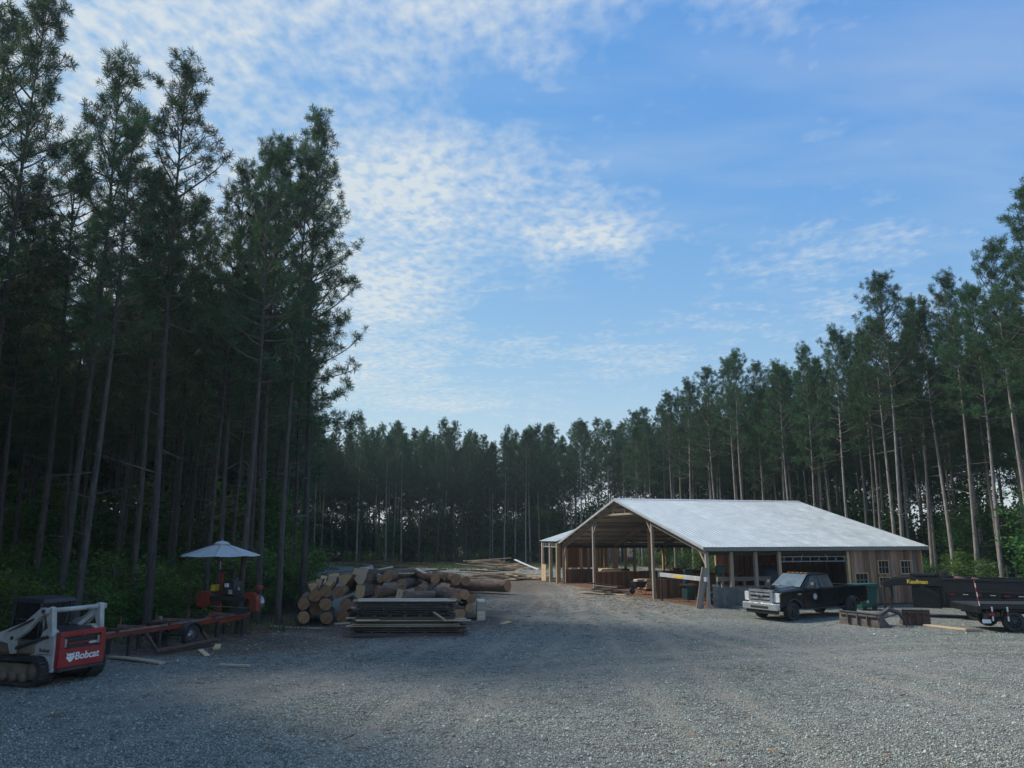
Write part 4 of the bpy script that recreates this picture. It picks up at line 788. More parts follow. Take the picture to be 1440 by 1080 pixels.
for s in (-1, 1): MB().tube([(.5, .06 * s, .2), (-.1, .25 * s, .42), (-.95, .3 * s, .62)], .02, 6).build('handle', M['weathered'], e); MB().bar((-.25, .26 * s, .4), (-.3, .28 * s, 0), .03, .03).build('leg', M['steel'], e)
MB().box(0, 0, .82, .6, .4, .18, R(10)).build('load', M['fresh'], e, bevel=.03)
x, y = G(1216, 857); e = empty('green_bin', (x, y, gz(x, y)), R(10), 'green plastic hopper bin standing behind the tail of the truck', 'bin')
MB().prism([(-.40, .14), (.38, .14), (.55, 1.12), (-.55, 1.12)], -.42, .42, 'xz').build('body', M['green_bin'], e, bevel=.03); MB().b2(-.6, .6, -.48, .48, 1.12, 1.22).build('rim', M['green_bin'], e, bevel=.02); MB().b2(-.58, .58, -.46, .46, 1.225, 1.28).build('lid', M['green_bin'], e, bevel=.02)
for s in (-1, 1): MB().tube([(.3, s * .36, .13), (.3, s * .44, .13)], .13, 14).build('wheel', M['rubber'], e); MB().b2(-.38, -.3, s * .34 - .04, s * .34 + .04, 0, .15).build('foot', M['green_bin'], e)
x, y = at(1423, 805, 41)[:2]; e = empty('metal_rack', (x, y, gz(x, y)), R(5), 'black ladder-like metal rack standing behind the dump trailer', 'rack')
for s in (-1, 1): MB().b2(s * .25 - .03, s * .25 + .03, -.03, .03, -.02, 2.15).build('upright', M['machine_black'], e); MB().bar((s * .25, .03, 1.2), (s * .25, .8, 0), .04, .04).build('brace', M['machine_black'], e)
for k in range(8): MB().b2(-.22, .22, -.02, .02, .25 + k * .25, .29 + k * .25).build('rung', M['machine_black'], e)

# ------------------------------------------------------------ wheels shared by the vehicles
def wheel(parent, x, y, r, w, side, rim='machine_black', name='wheel', lugs=True):
    t = MB(); n = 28; prof = [(r * .62, -w / 2 * .86), (r * .9, -w / 2), (r * .975, -w / 2 * .85), (r, -w / 4), (r, w / 4), (r * .975, w / 2 * .85), (r * .9, w / 2), (r * .62, w / 2 * .86)]
    vs = []; 
    for i in range(n):
        a = 2 * math.pi * i / n
        for q, (rr, yy) in enumerate(prof): k = rr * (1 - (.025 if (i % 2 and 2 <= q <= 5 and lugs) else 0)); vs.append((x + k * math.cos(a), y + yy, r + k * math.sin(a)))
    m = len(prof); fs = [(i * m + j, i * m + (j + 1) % m, ((i + 1) % n) * m + (j + 1) % m, ((i + 1) % n) * m + j) for i in range(n) for j in range(m)]
    o = t.add(vs, fs).build(name, M['rubber'], parent)
    ry = y + side * w * .30
    MB().tube([(x, ry - side * .06, r), (x, ry, r)], r * .64, 20).build('rim', M[rim], o, True)
    sp = MB()
    for k in range(8):
        a = 6.2832 * k / 8; sp.tube([(x + r * .42 * math.cos(a), ry, r + r * .42 * math.sin(a)), (x + r * .42 * math.cos(a), ry + side * .025, r + r * .42 * math.sin(a))], r * .085, 6)
    sp.tube([(x, ry, r), (x, ry + side * .05, r)], r * .2, 12); sp.build('hub', M['steel' if rim != 'machine_black' else 'machine_black'], o)
    return o
# ------------------------------------------------------------ pickup truck
fw, rwp = Vector(G(1108, 873)), Vector(G(1193, 866)); tdir = (rwp - fw).normalized(); AX0, WB = .98, 4.0
tp = fw + tdir * .3 - tdir * AX0 + Vector((-tdir.y, tdir.x)) * .86
truck = empty('pickup_truck', (tp.x, tp.y, gz(*fw)), math.atan2(tdir.y, tdir.x), 'black pickup truck with chrome grille parked in front of the barn', 'truck')
def Tp(name, mb, m='truck_black', **k): return mb.build(name, M[m], truck, **k)
def arch(cx, r, x0, x1, z): return [(cx + r * math.cos(a), .40 + r * math.sin(a)) for a in [math.pi - math.pi * k / 10 for k in range(11)] if .40 + r * math.sin(a) > z - .001]
HW = 1.0
for s in (-1, 1):
    y0, y1 = (HW - .10) * s, HW * s
    Tp('front_fender', MB().prism([(.12, .62), (.12, 1.16), (.35, 1.27), (1.62, 1.32), (1.62, .55)] + arch(AX0, .52, 0, 0, .55)[::-1], y0, y1, 'xz'), bevel=.03)
    d = Tp('door', MB().prism([(1.64, .55), (1.64, 1.32), (2.88, 1.34), (2.88, .55)], y0, y1 - .005 * s, 'xz'), bevel=.02)
    MB().b2(2.62, 2.80, y1 - .005 * s, y1 + .02 * s, 1.17, 1.21).build('handle', M['truck_black'], d)
    Tp('rear_door', MB().prism([(2.90, .55), (2.90, 1.34), (3.92, 1.36), (3.92, .55)], y0, y1 - .005 * s, 'xz'), bevel=.02)
    Tp('bed_side', MB().prism([(3.96, .58), (3.96, 1.39), (6.12, 1.39), (6.15, 1.30), (6.15, .66), (5.5, .60)] + arch(AX0 + WB, .52, 0, 0, .58)[::-1], y0, y1, 'xz'), bevel=.03)
    for cx in (AX0, AX0 + WB):
        q = [(cx + .56 * math.cos(a), .40 + .56 * math.sin(a)) for a in [R(168 - 12 * k) for k in range(14)]]; p_ = [(cx + .50 * math.cos(a), .40 + .50 * math.sin(a)) for a in [R(168 - 12 * k) for k in range(14)]]
        Tp('wheel_arch', MB().prism(q + p_[::-1], y1 - .02 * s, y1 + .045 * s, 'xz'), 'machine_black')
    m_ = Tp('mirror', MB().b2(1.98, 2.10, (HW + .12) * s, (HW + .34) * s, 1.36, 1.64), 'machine_black', bevel=.03); MB().b2(1.975, 1.982, (HW + .15) * s, (HW + .32) * s, 1.52, 1.60).build('mirror_trim', M['chrome'], m_)
    MB().bar((2.04, HW * s * .98, 1.38), (2.04, (HW + .14) * s, 1.44), .05, .06).build('mirror_arm', M['machine_black'], m_)
    Tp('running_board', MB().b2(1.62, 4.35, (HW - .02) * s, (HW + .1) * s, .46, .50), 'machine_black', bevel=.015)
    wheel(truck, AX0, .83 * s, .40, .28, s); wheel(truck, AX0 + WB, .83 * s, .40, .28, s)
    h = Tp('headlight', MB().prism([(.67 * s, .80), (.985 * s, .82), (.985 * s, 1.20), (.67 * s, 1.20)], .085, .30, 'yz'), 'lamp', bevel=.015); MB().b2(.10, .3, .986 * s, .995 * s, 1.0, 1.16).build('marker_lens', M['amber'], h)
    Tp('fog_light', MB().b2(-.095, -.08, .62 * s, .86 * s, .50, .64), 'machine_black', bevel=.01)
    Tp('tail_light', MB().b2(6.13, 6.165, .86 * s, .99 * s, .95, 1.33), 'tail_red')
    Tp('cab_pillar', MB().bar((1.72, .86 * s, 1.34), (2.50, .70 * s, 1.92), .06, .06))
    # side glass
    Tp('side_window', MB().quad((1.98, .915 * s, 1.36), (2.86, .925 * s, 1.36), (2.86, .765 * s, 1.84), (2.46, .765 * s, 1.84), .012), 'glass'); Tp('side_window', MB().quad((2.95, .925 * s, 1.38), (3.80, .925 * s, 1.38), (3.66, .765 * s, 1.84), (2.95, .765 * s, 1.84), .012), 'glass')
    w = (.90, .74)
Tp('hood', MB().add([(.10, -.9, 1.17), (.10, .9, 1.17), (1.80, .92, 1.32), (1.80, -.92, 1.32), (.16, -.80, 1.27), (.16, .80, 1.27), (1.80, .80, 1.40), (1.80, -.80, 1.40)], [(0, 1, 2, 3), (7, 6, 5, 4), (0, 4, 5, 1), (1, 5, 6, 2), (2, 6, 7, 3), (3, 7, 4, 0)]), bevel=.05)
Tp('hood_bulge', MB().add([(.2, -.5, 1.26), (.2, .5, 1.26), (1.8, .5, 1.39), (1.8, -.5, 1.39), (.35, -.38, 1.31), (.35, .38, 1.31), (1.75, .38, 1.44), (1.75, -.38, 1.44)], [(0, 1, 2, 3), (7, 6, 5, 4), (0, 4, 5, 1), (1, 5, 6, 2), (2, 6, 7, 3), (3, 7, 4, 0)]), bevel=.03)
cb0 = [(1.66, .93), (3.96, .93)]; 
Tp('cab', MB().add([(1.70, -.92, 1.30), (1.70, .92, 1.30), (3.94, .92, 1.30), (3.94, -.92, 1.30), (2.46, -.73, 1.93), (2.46, .73, 1.93), (3.72, .73, 1.95), (3.72, -.73, 1.95)], [(0, 1, 2, 3), (7, 6, 5, 4), (0, 4, 5, 1), (1, 5, 6, 2), (2, 6, 7, 3), (3, 7, 4, 0)]), bevel=.05)
rf = Tp('roof', MB().add([(2.36, -.74, 1.925), (2.36, .74, 1.925), (3.78, .74, 1.935), (3.78, -.74, 1.935), (2.6, -.62, 1.985), (2.6, .62, 1.985), (3.6, .62, 1.99), (3.6, -.62, 1.99)], [(0, 1, 2, 3), (7, 6, 5, 4), (0, 4, 5, 1), (1, 5, 6, 2), (2, 6, 7, 3), (3, 7, 4, 0)]), bevel=.02)
for k in (-2, -1, 0, 1, 2): MB().b2(2.5, 2.64, k * .24 - .05, k * .24 + .05, 1.965, 2.01).build('marker_light', M['amber'], rf, bevel=.015)
wsl = [(1.735, -.79, 1.375), (1.735, .79, 1.375), (2.41, .665, 1.90), (2.41, -.665, 1.90)]
off = Vector((-.045, 0, .045)); Tp('windshield', MB().quad(*[Vector(p) + off for p in wsl[::-1]], .01), 'windscreen'); 
for y in (-.45, .2): Tp('wiper', MB().bar((1.70, y, 1.425), (1.86, y + .5, 1.545), .02, .02), 'machine_black')
Tp('front_bumper', MB().b2(-.10, .12, -.99, .99, .46, .76), 'chrome', bevel=.04); Tp('bumper_intake', MB().b2(-.108, -.09, -.50, .50, .52, .64), 'machine_black', bevel=.01); Tp('air_dam', MB().b2(-.02, .2, -.85, .85, .30, .46), 'machine_black', bevel=.03)
Tp('grille_surround', MB().b2(-.02, .12, -.66, .66, .77, .85).b2(-.02, .12, -.66, .66, 1.22, 1.33).b2(-.02, .12, -.66, -.55, .85, 1.22).b2(-.02, .12, .55, .66, .85, 1.22), 'chrome'); Tp('grille_mesh', MB().b2(.03, .11, -.55, .55, .85, 1.22), 'machine_black')
for z in (.94, 1.12): Tp('grille_bar', MB().b2(-.03, .03, -.54, .54, z - .04, z + .04), 'chrome', bevel=.01)
ov = Tp('badge', MB().tube([(-.06, 0, 1.03), (-.025, 0, 1.03)], .075, 20), 'chrome'); ov.scale = (1, 1.9, 1); MB().tube([(-.066, 0, 1.03), (-.061, 0, 1.03)], .062, 20).build('badge_field', M['blue'], ov)
Tp('bed_floor', MB().b2(3.98, 6.1, -.9, .9, .78, .84), 'machine_black'); Tp('bed_front', MB().b2(3.97, 4.03, -.9, .9, .84, 1.37)); Tp('tailgate', MB().b2(6.08, 6.15, -.89, .89, .72, 1.37), bevel=.02); Tp('rear_bumper', MB().b2(6.14, 6.32, -.96, .96, .54, .70), 'chrome', bevel=.03)
Tp('chassis', MB().b2(.3, 6.1, -.52, .52, .44, .60).b2(1.6, 3.95, -.88, .88, .50, .62), 'machine_black'); Tp('engine_bay', MB().b2(.18, 1.68, -.6, .6, .6, 1.2), 'machine_black')
for x in (AX0, AX0 + WB): Tp('axle', MB().tube([(x, -.75, .40), (x, .75, .40)], .07), 'machine_black')
em = Tp('door_emblem', MB().tube([(2.42, -HW - .002, .99), (2.42, -HW + .01, .99)], .15, 24), 'sheet'); MB().tube([(2.42, -HW - .006, .99), (2.42, -HW - .002, .99)], .10, 20).build('emblem_centre', M['trim'], em)
Tp('fender_badge', MB().b2(1.28, 1.5, -HW - .008, -HW + .005, 1.10, 1.16), 'chrome')

# ------------------------------------------------------------ dump trailer (gooseneck) and flatbed
b0 = Vector(at(1325, 815, 35.8)[:2]); b1 = Vector(at(1440, 818, 34.0)[:2]); ddir = (b1 - b0).normalized(); dperp = Vector((-ddir.y, ddir.x))
dump = empty('dump_trailer', (b0.x, b0.y, gz(b0.x, b0.y)), math.atan2(ddir.y, ddir.x), 'black gooseneck dump trailer with yellow lettering parked right of the barn', 'trailer')
def Dp(name, mb, m='trailer_black', parent=None, **k): return mb.build(name, M[m], parent or dump, **k)
DW, DL = 2.1, 5.0
for y in (0, DW): Dp('side_wall', MB().b2(0, DL, y - .03, y + .03, .72, 1.70), bevel=.008); Dp('top_rail', MB().b2(-.03, DL + .03, y - .06, y + .06, 1.70, 1.80), bevel=.015)
for y in (-.06, DW + .06):
    for k in range(8): x = .05 + k * (DL - .1) / 7; Dp('side_stake', MB().b2(x - .04, x + .04, y - .03, y + .03, .70, 1.20), bevel=.008)
Dp('front_wall', MB().b2(-.03, .03, .03, DW - .03, .72, 1.9)); Dp('tail_gate', MB().b2(DL - .03, DL + .03, .03, DW - .03, .72, 1.70)); Dp('floor', MB().b2(.03, DL - .03, .03, DW - .03, .72, .78)); Dp('side_ledge', MB().b2(0, DL, -.09, -.03, 1.20, 1.27), bevel=.01)
Dp('frame_rail', MB().b2(-.6, DL, .45, .57, .46, .70)); Dp('frame_rail', MB().b2(-.6, DL, DW - .57, DW - .45, .46, .70)); Dp('running_fender', MB().b2(.5, 3.2, -.12, .25, .60, .69), bevel=.02); Dp('toolbox', MB().b2(-1.35, -.17, .34, DW - .34, .42, 1.38), bevel=.03)
for k in range(9): x = .25 + k * .52; Dp('reflector', MB().b2(x, x + .2, -.1, -.093, 1.10, 1.13), 'trim' if k % 2 else 'tail_red')
for x in (1.15, 2.05):
    for y, s in ((.12, -1), (DW - .12, 1)): wheel(dump, x, y, .39, .24, s)
nk = [(-2.55, 1.52), (-2.15, 1.70), (-.0, 1.76), (-.0, 1.42), (-1.9, 1.40), (-2.45, 1.28)]
for y in (.25, DW - .25): Dp('neck_beam', MB().prism(nk, y - .07, y + .07, 'xz'), bevel=.01)
Dp('neck_deck', MB().prism([(-2.1, 1.715), (0, 1.765), (0, 1.80), (-2.1, 1.75)], .2, DW - .2, 'xz')); Dp('neck_crossmember', MB().b2(-2.5, -2.3, .33, DW - .33, 1.32, 1.48)); Dp('neck_riser', MB().b2(-.16, -.06, .33, DW - .33, .7, 1.74))
Dp('neck_brace', MB().bar((-.2, .22, 1.0), (-1.0, .22, 1.44), .08, .1)); Dp('neck_brace', MB().bar((-.2, DW - .22, 1.0), (-1.0, DW - .22, 1.44), .08, .1))
Dp('coupler', MB().tube([(-2.35, DW / 2, .78), (-2.35, DW / 2, 1.36)], .085, 12), 'machine_black'); 
for y in (.3, DW - .3): jk = Dp('landing_jack', MB().tube([(-2.52, y, .12), (-2.52, y, 1.58)], .06, 10), 'machine_black'); MB().box(-2.52, y, .06, .22, .22, .04).build('jack_foot', M['steel'], jk)
Dp('tarp_roll', MB().tube([(-.05, .1, 2.02), (-.05, DW - .1, 2.02)], .09, 12), 'machine_black'); Dp('pump_box', MB().b2(-1.4, -.3, .5, DW - .5, 1.81, 1.95), bevel=.03)
text_part('lettering', 'Kaufman', .25, M['yellow'], dump, (-1.05, .25 - .078, 1.585), (math.pi / 2, 0, 0), bold=.008)
for i, (x, y, s) in enumerate(((.55, .7, .5), (1.1, 1.1, .42), (.9, .5, .36))):
    q = b0 + ddir * x + dperp * y; o = MB().tube([(0, 0, 0), (0, 0, s * .3), (0, 0, s * 1.6), (0, 0, s * 1.9)], [s * .75, s * .8, s * .72, s * .6], 9).build('scrap_drum', M['rust'], None, True); o.location = (q.x, q.y, .78 + gz(b0.x, b0.y) + (.2 if i else .1)); o.rotation_euler = (.25 * i, .2, i); tag(o, ('large rust-brown drum in the dump trailer front', 'middle rust-brown drum in the dump trailer', 'smallest rust-brown drum leaning in the dump trailer')[i], 'drum')
f0 = Vector(G(1389, 892)) + Vector((.0, .35)); flat = empty('flatbed_trailer', (f0.x, f0.y, gz(f0.x, f0.y)), R(-6), 'black flatbed trailer tail with red and white reflective strips at the right picture edge', 'trailer')
def Fp(name, mb, m='trailer_black', **k): return mb.build(name, M[m], flat, **k)
FWD = 2.3
Fp('deck', MB().b2(.0, 6.5, 0.03, FWD - .03, .92, .98), 'machine_black'); Fp('side_rail', MB().b2(-.02, 6.5, -.05, .03, .86, 1.05), bevel=.01); Fp('side_rail', MB().b2(-.02, 6.5, FWD - .03, FWD + .05, .86, 1.05), bevel=.01); Fp('rear_beam', MB().b2(-.08, .05, -.04, FWD + .04, .70, .95), bevel=.01)
for y in (.6, FWD - .72): Fp('frame_rail', MB().b2(.05, 6.5, y, y + .12, .62, .92))
for x in (1.25, 2.15):
    for y, s in ((.16, -1), (FWD - .16, 1)): wheel(flat, x, y, .40, .25, s)
for x in (1.25, 2.15): Fp('axle', MB().tube([(x, .2, .40), (x, FWD - .2, .40)], .06), 'machine_black')
Fp('fender', MB().prism([(.72, .56), (.8, .82), (2.6, .82), (2.68, .56), (2.62, .56), (2.54, .78), (.86, .78), (.78, .56)], -.03, .3, 'xz'), bevel=.01)
Fp('tail_light', MB().b2(.28, .50, -.07, -.05, .62, .70), 'tail_red'); Fp('light_bar', MB().b2(.2, .7, -.05, .02, .58, .74)); Fp('licence_plate', MB().b2(.02, .33, -.10, -.09, .34, .48), 'white'); Fp('plate_bracket', MB().b2(.1, .25, -.09, .02, .3, .7), 'machine_black')
def strip(x, z0, z1, n, y=-.075, lean=0):
    p = Fp('reflector_post', MB().bar((x, y + .03, z0), (x + lean, y + .03, z1), .05, .03), 'machine_black')
    for k in range(n): a, b = k / n, (k + .96) / n; MB().bar((x + lean * a, y, z0 + (z1 - z0) * a), (x + lean * b, y, z0 + (z1 - z0) * b), .055, .02).build('tape', M['white' if k % 2 == 0 else 'tail_red'], p)
strip(-.02, .98, 2.0, 6, lean=-.10); strip(.42, .42, .95, 3); strip(.98, .42, .95, 3)
Fp('crossmember', MB().b2(.3, .4, .1, FWD - .1, .72, .9)); Fp('crossmember', MB().b2(3.2, 3.3, .1, FWD - .1, .72, .9))

# ------------------------------------------------------------ loader buckets on the gravel
def bucket(u0, v0, u1, v1, h, label, m, name='loader_bucket'):
    p0, p1 = Vector(G(u0, v0)), Vector(G(u1, v1)); d = p1 - p0; L = d.length; e = empty(name, (p0.x, p0.y, gz(p0.x, p0.y)), math.atan2(d.y, d.x), label, 'bucket')
    t = .03; sh = [(0, 0), (.75, 0), (.75, t), (.12, t), (.05, h * .45), (.10, h), (.05, h), (0, h * .45)]
    sh = [(a, b) for a, b in sh]
    MB().prism([(a, b) for a, b in sh], 0.02, L - .02, 'yz').build('shell', M[m], e)
    for x in (0, L): MB().prism([(0, 0), (.75, 0), (.68, .06), (.16, h), (.04, h)], x - .02, x + .02, 'yz').build('side_plate', M[m], e)
    for k in range(1, 4): MB().b2(L * k / 4 - .02, L * k / 4 + .02, -.10, .01, .05, h * .9).build('rib', M[m], e)
    MB().b2(.05, L - .05, -.07, .0, h * .78, h * .9).build('mount_bar', M[m], e); MB().b2(.0, L, -.02, .06, h, h + .04).build('top_edge', M['steel'], e); return e
bucket(1181, 876.5, 1236, 883, .52, 'grey worn steel bucket lying on the gravel beside the truck', 'bucket_grey'); bucket(1271, 880, 1309, 881, .62, 'rusty brown loader bucket beside the grapple', 'rust')
x, y = G(1256, 882); e = empty('grapple', (x, y, gz(x, y)), R(-25), 'black curved grapple attachment between the two buckets', 'grapple')
for k in range(3):
    yy = k * .3; MB().tube([(-.5, yy, .05), (-.42, yy, .45), (-.1, yy, .68), (.25, yy, .55), (.48, yy, .2), (.5, yy, .02)], [.05, .07, .08, .07, .05, .03], 6).build('tine', M['machine_black'], e)
MB().tube([(-.42, -.05, .42), (-.42, .65, .42)], .06).build('cross_tube', M['machine_black'], e); MB().tube([(.2, -.05, .56), (.2, .65, .56)], .05).build('cross_tube', M['machine_black'], e); MB().tube([(-.5, -.05, .06), (-.5, .65, .06)], .06).build('cross_tube', M['machine_black'], e); MB().tube([(-.38, .3, .3), (.2, .3, .5)], .045).build('cylinder', M['steel'], e); MB().b2(-.62, -.5, .0, .6, .02, .5).build('mount_plate', M['rust'], e)

# ------------------------------------------------------------ skid steer
ss = Vector(((-11.75 - 11.22) / 2, (20.03 + 21.37) / 2)); fwd = Vector((-.93, .37)).normalized()
skid = empty('skid_steer', (ss.x, ss.y, gz(ss.x, ss.y)), math.atan2(fwd.y, fwd.x), 'white tracked skid steer loader with red tailgate at the left picture edge', 'skid steer')
def Sp(name, mb, m='machine_white', parent=None, **k): return mb.build(name, M[m], parent or skid, **k)
Sp('chassis', MB().b2(-.35, 2.0, -.46, .46, .30, 1.02), 'machine_tan', bevel=.02); Sp('engine_cover', MB().add([(-.45, -.56, 1.12), (-.45, .56, 1.12), (.38, .48, 1.12), (.38, -.48, 1.12), (-.40, -.54, 1.27), (-.40, .54, 1.27), (.38, .46, 1.36), (.38, -.46, 1.36)], [(0, 1, 2, 3), (7, 6, 5, 4), (0, 4, 5, 1), (1, 5, 6, 2), (2, 6, 7, 3), (3, 7, 4, 0)]), 'machine_black', bevel=.03)
tg = Sp('tailgate', MB().b2(-.60, -.44, -.66, .66, .42, .86).b2(-.60, -.44, -.66, .66, 1.16, 1.28).b2(-.60, -.44, -.66, -.52, .86, 1.16).b2(-.60, -.44, .52, .66, .86, 1.16), 'red_paint', bevel=.012)
MB().b2(-.52, -.44, -.52, .52, .86, 1.16).build('grille_recess', M['machine_black'], tg); MB().b2(-.57, -.53, -.40, .40, .97, 1.0).build('grille_bar', M['red_paint'], tg); MB().b2(-.57, -.53, -.40, .40, 1.07, 1.09).build('grille_bar', M['machine_black'], tg)
for s in (-1, 1): MB().b2(-.575, -.53, s * .49 - .05, s * .49 + .05, .90, 1.10).build('tail_lamp', M['steel'], tg, bevel=.01)
MB().tube([(-.61, 0, 1.19), (-.595, 0, 1.19)], .055, 12).build('latch', M['red_paint'], tg); MB().b2(-.58, -.55, -.42, -.2, .93, .98).build('plate', M['trim'], tg)
text_part('lettering', 'Bobcat', .25, M['white'], tg, (-.605, -.14, .66), (math.pi / 2, 0, -math.pi / 2), shear=.1, bold=.005)
emb = [(-.10, .06), (-.13, .12), (-.06, .09), (0, .10), (.06, .09), (.13, .12), (.10, .05), (.13, -.02), (.08, -.05), (.05, -.10), (0, -.12), (-.05, -.10), (-.08, -.05), (-.13, -.02)]
eo = MB().prism([(a * .95 + .33, b * .95 + .66) for a, b in emb], -.606, -.602, 'yz').build('emblem', M['white'], tg)
for s in (-1, 1): MB().prism([(s * .045 + .33 + a, .68 + b) for a, b in ((-.025, .01), (.025, .02), (.02, -.012))], -.609, -.6065, 'yz').build('emblem_eye', M['red_paint'], eo)
Sp('rear_bumper', MB().b2(-.62, -.40, -.64, .64, .33, .41), 'machine_black', bevel=.02)
for s in (-1, 1):
    y = s * .60
    twr = [(-.46, .34), (-.46, 1.02), (-.40, 1.22), (-.28, 1.34), (-.12, 1.36), (.02, 1.26), (.10, 1.05), (.28, .90), (.36, .74), (.2, .40), (-.1, .30)]
    tw = Sp('rear_tower', MB().prism(twr, y - s * .10, y + s * .10, 'xz'), 'machine_white', bevel=.02); MB().tube([(-.2, y + s * .10, 1.16), (-.2, y + s * .13, 1.16)], .045, 12).build('pivot_pin', M['machine_black'], tw)
    if s > 0: text_part('side_lettering', 'Bobcat', .13, M['machine_black'], tw, (-.14, y + .104, .84), (math.pi / 2, 0, math.pi), bold=.004)
    MB().b2(-.40, .12, y + s * .101, y + s * .104, .74, .755).build('stripe', M['machine_black'], tw)
    Sp('upright', MB().prism([(-.42, 1.18), (-.34, 1.86), (-.26, 1.90), (-.14, 1.86), (-.10, 1.75), (-.30, 1.18)], y - s * .03 + .06 * s, y + s * .10 + .06 * s, 'xz'), bevel=.015)
    arm = [(-.30, 1.86), (-.10, 1.88), (.42, 1.52), (1.35, 1.22), (2.05, .98), (2.42, .55), (2.55, .22), (2.36, .18), (2.18, .50), (1.88, .80), (1.2, 1.02), (.95, .98), (.84, .74), (.74, .74), (.72, 1.06), (.34, 1.28), (-.02, 1.62), (-.28, 1.74)]
    la = Sp('lift_arm', MB().prism(arm, y + s * .17, y + s * .29, 'xz'), bevel=.012)
    for px_, pz_ in ((-.2, 1.80), (.80, 1.12), (2.42, .3)): MB().tube([(px_, y + s * .29, pz_), (px_, y + s * .32, pz_)], .045, 12).build('pin', M['machine_black'], la)
    Sp('lift_cylinder', MB().tube([(-.12, y + s * .1, 1.15), (.78, y + s * .21, .86)], .045), 'machine_black'); Sp('arm_link', MB().bar((-.05, y + s * .2, 1.70), (.30, y - s * .12, 1.25), .08, .10), 'machine_white')
    # track
    ty = s * .74; st = []
    for k in range(13): a = math.pi / 2 + math.pi * k / 12; st.append((-.02 + .33 * math.cos(a), .36 + .33 * math.sin(a)))
    for k in range(13): a = -math.pi / 2 + math.pi * k / 12; st.append((1.72 + .28 * math.cos(a), .31 + .28 * math.sin(a)))
    inner = [(.85 + (a - .85) * .92, .33 + (b - .33) * .78) for a, b in st]; n = len(st)
    mb = MB(); vs = [(a, ty - .21, b) for a, b in st] + [(a, ty + .21, b) for a, b in st] + [(a, ty - .21, b) for a, b in inner] + [(a, ty + .21, b) for a, b in inner]
    fs = []
    for i in range(n): j = (i + 1) % n; fs += [(i, j, n + j, n + i), (2 * n + j, 2 * n + i, 3 * n + i, 3 * n + j), (j, i, 2 * n + i, 2 * n + j), (n + i, n + j, 3 * n + j, 3 * n + i)]
    tk = mb.add(vs, fs).build('track', M['rubber'], skid)
    per = []; 
    for i in range(n):
        p_, q_ = Vector(st[i]), Vector(st[(i + 1) % n]); L = (q_ - p_).length; k = max(1, round(L / .1))
        for j in range(k): per.append((p_.lerp(q_, (j + .5) / k), (q_ - p_).normalized()))
    for c, d in per: MB().box(c.x, ty, c.y, .06, .40, .07, Matrix.Rotation(-math.atan2(d.y, d.x), 3, 'Y')).build('lug', M['rubber'], tk)
    for x_, z_, r_ in ((-.02, .36, .2), (1.72, .31, .19), (.35, .20, .12), (.70, .20, .12), (1.05, .20, .12), (1.38, .20, .12)): MB().tube([(x_, ty - .15, z_), (x_, ty + .15, z_)], r_, 16).build('roller', M['machine_tan'], tk, True)
    Sp('track_frame', MB().b2(.1, 1.6, ty - .10, ty + .10, .26, .52), 'machine_tan', bevel=.02); Sp('fender', MB().b2(.2, 1.85, s * .47, s * .74, .74, 1.0), 'machine_tan', bevel=.03)
    for x_ in (.46, 1.50): Sp('cab_pillar', MB().bar((x_, s * .44, 1.0), (x_ + (.02 if x_ < 1 else -.08), s * .42, 1.98), .07, .07), 'machine_black')
    Sp('side_screen', MB().b2(.5, 1.45, s * .42 - .008, s * .42 + .008, 1.02, 1.94), 'glass'); Sp('cab_rail', MB().bar((.46, s * .44, 1.52), (1.46, s * .43, 1.52), .03, .03), 'machine_black')
for k in range(5): Sp('rear_screen_bar', MB().b2(.405, .418, -.36 + .18 * k - .008, -.36 + .18 * k + .008, 1.36, 1.92), 'machine_black')
for k in range(3): Sp('hydraulic_hose', MB().tube([(.3, .5 + .05 * k, 1.0), (.1, .66 + .03 * k, 1.45), (-.15, .80, 1.74), (.25, .93, 1.55 - .02 * k), (.9, .93, 1.28)], .014, 6), 'machine_black', smooth=True)
Sp('grab_handle', MB().tube([(-.42, -.3, 1.28), (-.46, -.3, 1.36), (-.46, .05, 1.36), (-.42, .05, 1.28)], .014, 6), 'machine_black')
Sp('cross_tube', MB().tube([(-.24, -.70, 1.80), (-.24, .70, 1.80)], .06, 14), smooth=True)
Sp('cab_rear', MB().b2(.42, .47, -.42, .42, 1.02, 1.95), 'glass'); Sp('cab_roof', MB().add([(.34, -.50, 1.93), (.34, .50, 1.93), (1.62, .50, 1.95), (1.62, -.50, 1.95), (.40, -.44, 2.04), (.40, .44, 2.04), (1.55, .44, 2.06), (1.55, -.44, 2.06)], [(0, 1, 2, 3), (7, 6, 5, 4), (0, 4, 5, 1), (1, 5, 6, 2), (2, 6, 7, 3), (3, 7, 4, 0)]), 'machine_black', bevel=.03)
Sp('seat', MB().b2(.6, 1.0, -.25, .25, 1.0, 1.15).b2(.58, .68, -.25, .25, 1.15, 1.65), 'machine_black', bevel=.03); Sp('exhaust', MB().tube([(-.2, .2, 1.3), (-.2, .2, 1.40), (-.3, .2, 1.46)], .035), 'machine_black')
bk = Sp('bucket', MB().prism([(2.5, .04), (3.2, .03), (3.2, .06), (2.6, .12), (2.52, .35), (2.62, .62), (2.56, .62), (2.45, .35)], -.86, .86, 'xz'), 'bucket_grey')
for s in (-1, 1): MB().prism([(2.5, .04), (3.2, .03), (2.75, .55), (2.6, .60)], s * .86 - .015, s * .86 + .015, 'xz').build('side_plate', M['bucket_grey'], bk)

